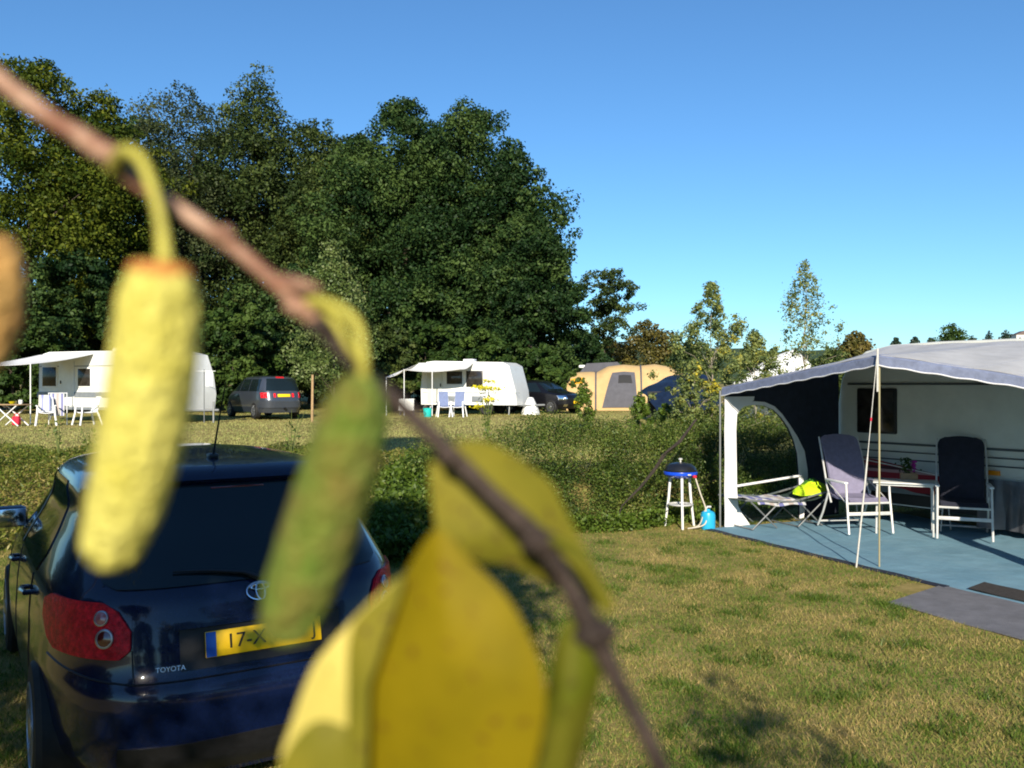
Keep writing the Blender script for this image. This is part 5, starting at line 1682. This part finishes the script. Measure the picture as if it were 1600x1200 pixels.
# ------------------------------------------------------------------ unseen trees around the viewpoint, most added for the car's reflections
for i, (x, y, h, w, n, mt, lab, bot) in enumerate([
        (-2.6, -3.3, 6.4, 4.9, 50000, 'birch', 'birch behind the viewpoint shading the dark car', .66),
        (-9.8, -1.6, 7.0, 5.0, 20000, 'bush', 'unseen round tree added behind the viewpoint on the left', .05),
        (-11.5, -4.0, 7.5, 6.5, 15000, 'bush', 'unseen round tree added farthest left behind the viewpoint', .05)]):
    tree('birch_tree' if i == 0 else 'broadleaf_tree', lab, (x, y, 0), h, w, LM[mt], n, .10 if i == 0 else .2, 'oak', bot, nc=50, cr=.10, seed=150 + i, trunk=.09, bark='birch_bark' if i == 0 else 'bark', loose=.45)
tree('birch_tree', 'unseen tall leaning birch added to reflect in the dark car', (-7.9, 3.2, 0), 9.0, 3.4, LM['birch'], 11000, .09, 'oak', .74, nc=34, cr=.065, seed=181, trunk=.10, loose=.4, limbs=12, bark='birch_bark', lean=.56)  # unseen birch, leaned over the car to darken it and show in its glass
tree('young_birch', 'young birch close behind the viewpoint on the right', (1.05, -2.5, 0), 3.75, 1.5, LM['birch'], 800, .065, 'birch', .66, nc=22, cr=.06, seed=180, trunk=.018, loose=.5, limbs=10, bark='birch_bark')
for i, (x, y, h, w, lab) in enumerate([(-9.0, .5, 5, 4.5, 'first bushy tree left of the dark car, outside the picture'), (-8.8, 4.2, 4.5, 4.0, 'second bushy tree left of the dark car, outside the picture'), (-10.2, 7.2, 4.2, 4.0, 'third bushy tree left of the dark car, outside the picture'),
        (-1.0, -7.5, 4.8, 5.5, 'unseen bushy tree added behind the viewpoint, nearest its middle'), (4.0, -8.0, 4.8, 5.5, 'unseen bushy tree added behind the viewpoint, right of its middle'), (10.5, -4.0, 11, 8, 'tall unseen bushy tree added right of the viewpoint for the car to reflect'), (14.5, -8.0, 14, 9, 'tallest unseen bushy tree added right behind the viewpoint for the car to reflect'), (9.5, -12.0, 7, 7, 'unseen bushy tree added far behind the viewpoint on its right')]):
    tree('unseen_bushy_tree', lab, (x, y, 0), h, w, LM['bush'], 14000, .16, 'wall', .01, nc=50 if h > 10 else 36, cr=.085 if h > 10 else .16, seed=170 + i, limbs=5)  # unseen trees added to darken what the car reflects

# ------------------------------------------------------------------ the birch twig close to the lens
M['twig'] = mat('birch_twig_bark', (0.18, 0.060, 0.028), 0.5, col2=(0.50, 0.32, 0.22), scale=140, bump=0.3, bscale=900)  # pale mottling paints in the bright highlights on the bark
M['twig_shaded'] = mat('birch_twig_shaded_bark', (0.018, 0.010, 0.007), 0.75, col2=(0.055, 0.036, 0.028), scale=160, bump=0.3, bscale=900)  # same bark, darkened where the lower twig lies in shade
M['catkin_yellow'] = mat('yellow_catkin', (0.62, 0.56, 0.09), 0.75, col2=(0.74, 0.68, 0.16), scale=300, bump=0.5, bscale=700, transl=.15)
M['catkin_green'] = mat('green_catkin', (0.125, 0.215, 0.018), 0.75, col2=(0.19, 0.165, 0.026), scale=200, bump=0.5, bscale=700, transl=.15)  # green darkened for the shade the catkin hangs in; brown spots are real
M['catkin_brown'] = mat('brown_catkin', (0.42, 0.22, 0.06), 0.8, col2=(0.55, 0.33, 0.10), scale=260, bump=0.5, bscale=700)
M['catkin_cap'] = mat('rusty_catkin_cap', (0.42, 0.15, 0.03), 0.8, var=.3, scale=300)
M['stalk'] = mat('yellow_green_stalk', (0.42, 0.38, 0.06), 0.6, var=.15, scale=200)
def autumn_leaf(name, c1, c2, spot, transl):
    m = bpy.data.materials.new(name); m.use_nodes = True
    nt = m.node_tree; b = nt.nodes['Principled BSDF']
    b.inputs['Roughness'].default_value = .6; b.inputs['Specular IOR Level'].default_value = .12
    tc = nt.nodes.new('ShaderNodeTexCoord')
    def ns(sc, p0, p1, ca, cb, det=3):
        n = nt.nodes.new('ShaderNodeTexNoise'); n.inputs['Scale'].default_value = sc; n.inputs['Detail'].default_value = det
        nt.links.new(tc.outputs['Object'], n.inputs['Vector'])
        r = nt.nodes.new('ShaderNodeValToRGB'); e = r.color_ramp.elements
        e[0].position = p0; e[1].position = p1; e[0].color = (*ca, 1); e[1].color = (*cb, 1)
        nt.links.new(n.outputs['Fac'], r.inputs['Fac']); return r.outputs['Color']
    base = ns(110, .35, .65, c1, c2)
    sp = ns(650, .64, .73, (0, 0, 0), (1, 1, 1), 1)
    mx = nt.nodes.new('ShaderNodeMix'); mx.data_type = 'RGBA'
    nt.links.new(sp, mx.inputs['Factor']); nt.links.new(base, mx.inputs[6]); mx.inputs[7].default_value = (*spot, 1)
    nt.links.new(mx.outputs[2], b.inputs['Base Color'])
    t = nt.nodes.new('ShaderNodeBsdfTranslucent'); nt.links.new(mx.outputs[2], t.inputs['Color'])
    ms = nt.nodes.new('ShaderNodeMixShader'); ms.inputs[0].default_value = transl
    nt.links.new(b.outputs[0], ms.inputs[1]); nt.links.new(t.outputs[0], ms.inputs[2])
    nt.links.new(ms.outputs[0], nt.nodes['Material Output'].inputs['Surface'])
    return m
M['midrib'] = mat('leaf_midrib', (0.24, 0.185, 0.006), .6, var=.1)
M['leaf_mustard'] = autumn_leaf('mustard_leaf', (0.21, 0.165, 0.004), (0.27, 0.205, 0.005), (0.16, 0.08, 0.01), .35)  # mustard darkened to hold the shade on the big leaf
M['leaf_olive_and_shade'] = autumn_leaf('olive_leaf_and_shade', (0.19, 0.18, 0.018), (0.25, 0.22, 0.022), (0.12, 0.08, 0.02), .35)  # olive leaf colour, also used for shade laid over the pale leaf
M['leaf_pale'] = autumn_leaf('pale_yellow_leaf', (0.62, 0.53, 0.13), (0.72, 0.61, 0.17), (0.35, 0.24, 0.06), .3)
M['leaf_green'] = autumn_leaf('green_birch_leaf', (0.11, 0.13, 0.008), (0.16, 0.15, 0.016), (0.07, 0.05, 0.01), .35)

def smooth_path(pts, n=8):
    pts = [Vector(p) for p in pts]; out = []
    for i in range(len(pts) - 1):
        p0 = pts[max(i - 1, 0)]; p1 = pts[i]; p2 = pts[i + 1]; p3 = pts[min(i + 2, len(pts) - 1)]
        for k in range(n):
            t = k / n
            out.append(.5 * ((2 * p1) + (p2 - p0) * t + (2 * p0 - 5 * p1 + 4 * p2 - p3) * t * t + (3 * p1 - p0 - 3 * p2 + p3) * t ** 3))
    out.append(pts[-1]); return out
def interp_r(rs, m):
    x = np.linspace(0, len(rs) - 1, m); return [float(np.interp(q, range(len(rs)), rs)) for q in x]

def branch():
    base = P(-40, 80, .098)
    r = empty('birch_twig', base, 0, 'blurred birch twig with catkins and yellowing leaves hanging close before the lens', 'twig')
    loc = lambda p: Vector(p) - base
    px2m = .098 / F
    up = [(-60, 68, .098), (0, 125, .098), (80, 185, .098), (152, 232, .098), (215, 285, .098), (275, 325, .097), (350, 375, .097), (430, 442, .096), (500, 508, .096)]
    lowp = [(500, 508, .096), (560, 575, .096), (620, 628, .096), (700, 705, .096), (770, 775, .096), (842, 845, .097), (885, 910, .098), (925, 985, .099), (965, 1065, .10), (1010, 1150, .10), (1050, 1240, .101)]
    p = smooth_path([loc(P(*q)) for q in up]); rr = interp_r([16, 15, 14.5, 18, 13, 12.5, 12, 11.5, 15], len(p))
    st = MB().tube(p, [q * px2m for q in rr], 14).build('stem', M['twig'], r)
    p = smooth_path([loc(P(*q)) for q in lowp]); rr = interp_r([15, 12, 12.5, 13, 13.5, 19, 14, 21, 14, 14, 15], len(p))
    MB().tube(p, [q * px2m for q in rr], 14).build('stem', M['twig_shaded'], r)
    def stalk(pts, rad, par=r, name='stalk', m='stalk'):
        p = smooth_path([loc(P(*q)) for q in pts]); rr = interp_r(rad, len(p))
        return MB().tube(p, [q * px2m for q in rr], 10).build(name, M[m], par)
    def catkin(path, rads, m, cap=True, capn=2):
        p = smooth_path([loc(P(*q)) for q in path], 30); rr = interp_r(rads, len(p))
        n = 56
        b = MB()
        # overlapping scales as a fine regular relief
        vs, fs = [], []
        d0 = p[1] - p[0]
        pm = []
        for i, q in enumerate(p):
            t = (p[min(i + 1, len(p) - 1)] - p[max(i - 1, 0)]).normalized()
            a = t.cross(Vector((0, 1, 0))).normalized(); c = t.cross(a)
            for k in range(n):
                th = 2 * math.pi * k / n
                rad = rr[i] * px2m * (1 + .028 * (abs(math.sin(5 * th + i * .13)) * abs(math.sin(5 * th - i * .13))) ** .6 - .015 + .012 * math.sin(3 * th + i * .05))
                vs.append(q + (a * math.cos(th) + c * math.sin(th)) * rad)
        for i in range(len(p) - 1):
            for k in range(n): fs.append((i * n + k, i * n + (k + 1) % n, (i + 1) * n + (k + 1) % n, (i + 1) * n + k))
        fs.append(tuple(range(n - 1, -1, -1))); fs.append(tuple((len(p) - 1) * n + k for k in range(n)))
        b.add(vs, fs)
        o = b.build('catkin', M[m], r, angle=60)
        if cap:
            q0 = p[0] - (p[2] - p[0]) * .5
            MB().tube([p[0] - (p[4] - p[0]) * .5, p[0] - (p[2] - p[0]) * .3, p[3], p[9], p[15]], [rr[0] * px2m * .3, rr[0] * px2m * .85, rr[3] * px2m * 1.06, rr[9] * px2m * 1.05, rr[15] * px2m * .98], n).build('catkin_cap', M['catkin_cap'], o)
        return o
    c1 = catkin([(252, 412, .086), (248, 470, .086), (240, 560, .086), (222, 680, .086), (195, 790, .086), (170, 862, .086), (160, 888, .086)],
                [36, 54, 58, 57, 50, 38, 11], 'catkin_yellow')
    stalk([(182, 262, .098), (195, 238, .093), (220, 250, .090), (240, 300, .088), (252, 350, .087), (258, 410, .086)], [15, 12, 8.5, 8, 8, 11], c1)
    c2 = catkin([(566, 588, .090), (556, 640, .090), (532, 730, .090), (500, 830, .090), (468, 920, .090), (444, 985, .090), (438, 1004, .090)],
                [22, 48, 55, 55, 50, 37, 11], 'catkin_green', False)
    stalk([(478, 470, .096), (520, 478, .092), (556, 505, .090), (566, 550, .089), (568, 592, .090)], [11, 9, 7.5, 7, 9], c2)
    catkin([(-10, 372, .088), (-8, 420, .088), (-16, 500, .088), (-26, 560, .088), (-34, 590, .088)], [24, 40, 42, 30, 8], 'catkin_brown', False)
    stalk([(440, 440, .097), (470, 446, .094), (500, 452, .093)], [12, 11, 4], r, 'bud', 'twig')
    stalk([(490, 470, .096), (525, 505, .092), (548, 545, .092), (590, 600, .095)], [6, 6, 6, 5], r)
    stalk([(860, 842, .096), (905, 868, .094), (935, 915, .094), (945, 960, .094)], [9, 7, 6, 5], r, 'stalk', 'leaf_green')
    for (x, y, dd, rx, rz, ang, mm) in ((168, 240, .0975, .0021, .0014, .6, 'twig'), (476, 482, .0958, .0024, .0014, .75, 'twig'), (505, 512, .0955, .0019, .0013, .7, 'twig_shaded'),
                                     (704, 712, .0955, .0014, .0011, .8, 'twig_shaded'), (846, 848, .0965, .0024, .0017, .8, 'twig_shaded'), (930, 990, .0985, .0026, .0019, 1.0, 'twig_shaded'), (352, 366, .0965, .0012, .0011, .6, 'twig')):
        MB().lathe([(.0002, -rx), (rz * .7, -rx * .6), (rz, 0), (rz * .7, rx * .6), (.0002, rx)], loc(P(x, y, dd)), 14, Matrix.Rotation(-ang - .7, 4, 'Y')).build('node', M[mm], r)
    def leaf(outline, d, m, bend=.004, tilt=(0, 0), rib=None):
        pts = [(x, y) for x, y in outline]
        # smooth closed outline
        nn = len(pts); out = []
        for i in range(nn):
            p0, p1, p2, p3 = [np.array(pts[(i + k) % nn], float) for k in (-1, 0, 1, 2)]
            for k in range(5):
                t = k / 5
                out.append(.5 * ((2 * p1) + (p2 - p0) * t + (2 * p0 - 5 * p1 + 4 * p2 - p3) * t * t + (3 * p1 - p0 - 3 * p2 + p3) * t ** 3))
        out = np.array(out); c = out.mean(axis=0)
        g = []
        for j in range(7):
            k = j / 6
            row = []
            for q in list(out) + [out[0]]:
                xy = c + (q - c) * (1 - k) * .999 + (q - c) * .001
                e = (1 - k)
                dd = d + bend * (e ** 2) + tilt[0] * (xy[0] - c[0]) + tilt[1] * (xy[1] - c[1])
                row.append(loc(P(xy[0], xy[1], dd)))
            g.append(row)
        lf = MB().sheet(g, .00012).build('leaf', M[m], r, angle=70)
        if rib:
            p = smooth_path([loc(P(x, y, dd - .0006)) for x, y, dd in rib])
            MB().tube(p, interp_r([.0003, .00025, .0002, .0001], len(p)), 6).build('midrib', M['midrib'], lf)
        return lf
    leaf([(690, 700), (760, 690), (850, 745), (880, 790), (915, 860), (960, 950), (905, 935), (850, 910), (800, 885), (740, 875), (690, 850), (676, 790), (672, 730)], .101, 'leaf_olive_and_shade', .002, (0.00002, -.00001))
    leaf([(688, 828), (730, 870), (790, 930), (830, 1000), (852, 1070), (846, 1150), (815, 1240), (720, 1330), (600, 1260), (560, 1170), (556, 1080), (575, 1010), (620, 920), (660, 850)], .092, 'leaf_mustard', .003, (-.00002, 0))
    leaf([(628, 905), (600, 1000), (572, 1080), (565, 1180), (560, 1280), (470, 1290), (438, 1200), (455, 1130), (490, 1040), (540, 980), (590, 930)], .095, 'leaf_pale', .002)
    leaf([(548, 985), (590, 935), (632, 902), (602, 1010), (578, 1090), (572, 1260), (545, 1260), (543, 1100)], .0935, 'leaf_olive_and_shade', .001)  # shade on the right of the pale leaf, as a darker sheet
    leaf([(450, 1170), (490, 1128), (530, 1132), (562, 1160), (580, 1300), (436, 1300), (434, 1215)], .0938, 'leaf_olive_and_shade', .001)  # shade across the bottom of the pale leaf, as a darker sheet
    leaf([(905, 965), (935, 1000), (940, 1050), (925, 1120), (905, 1200), (880, 1290), (820, 1280), (830, 1200), (848, 1110), (862, 1030), (880, 980)], .097, 'leaf_green', .003)
branch()
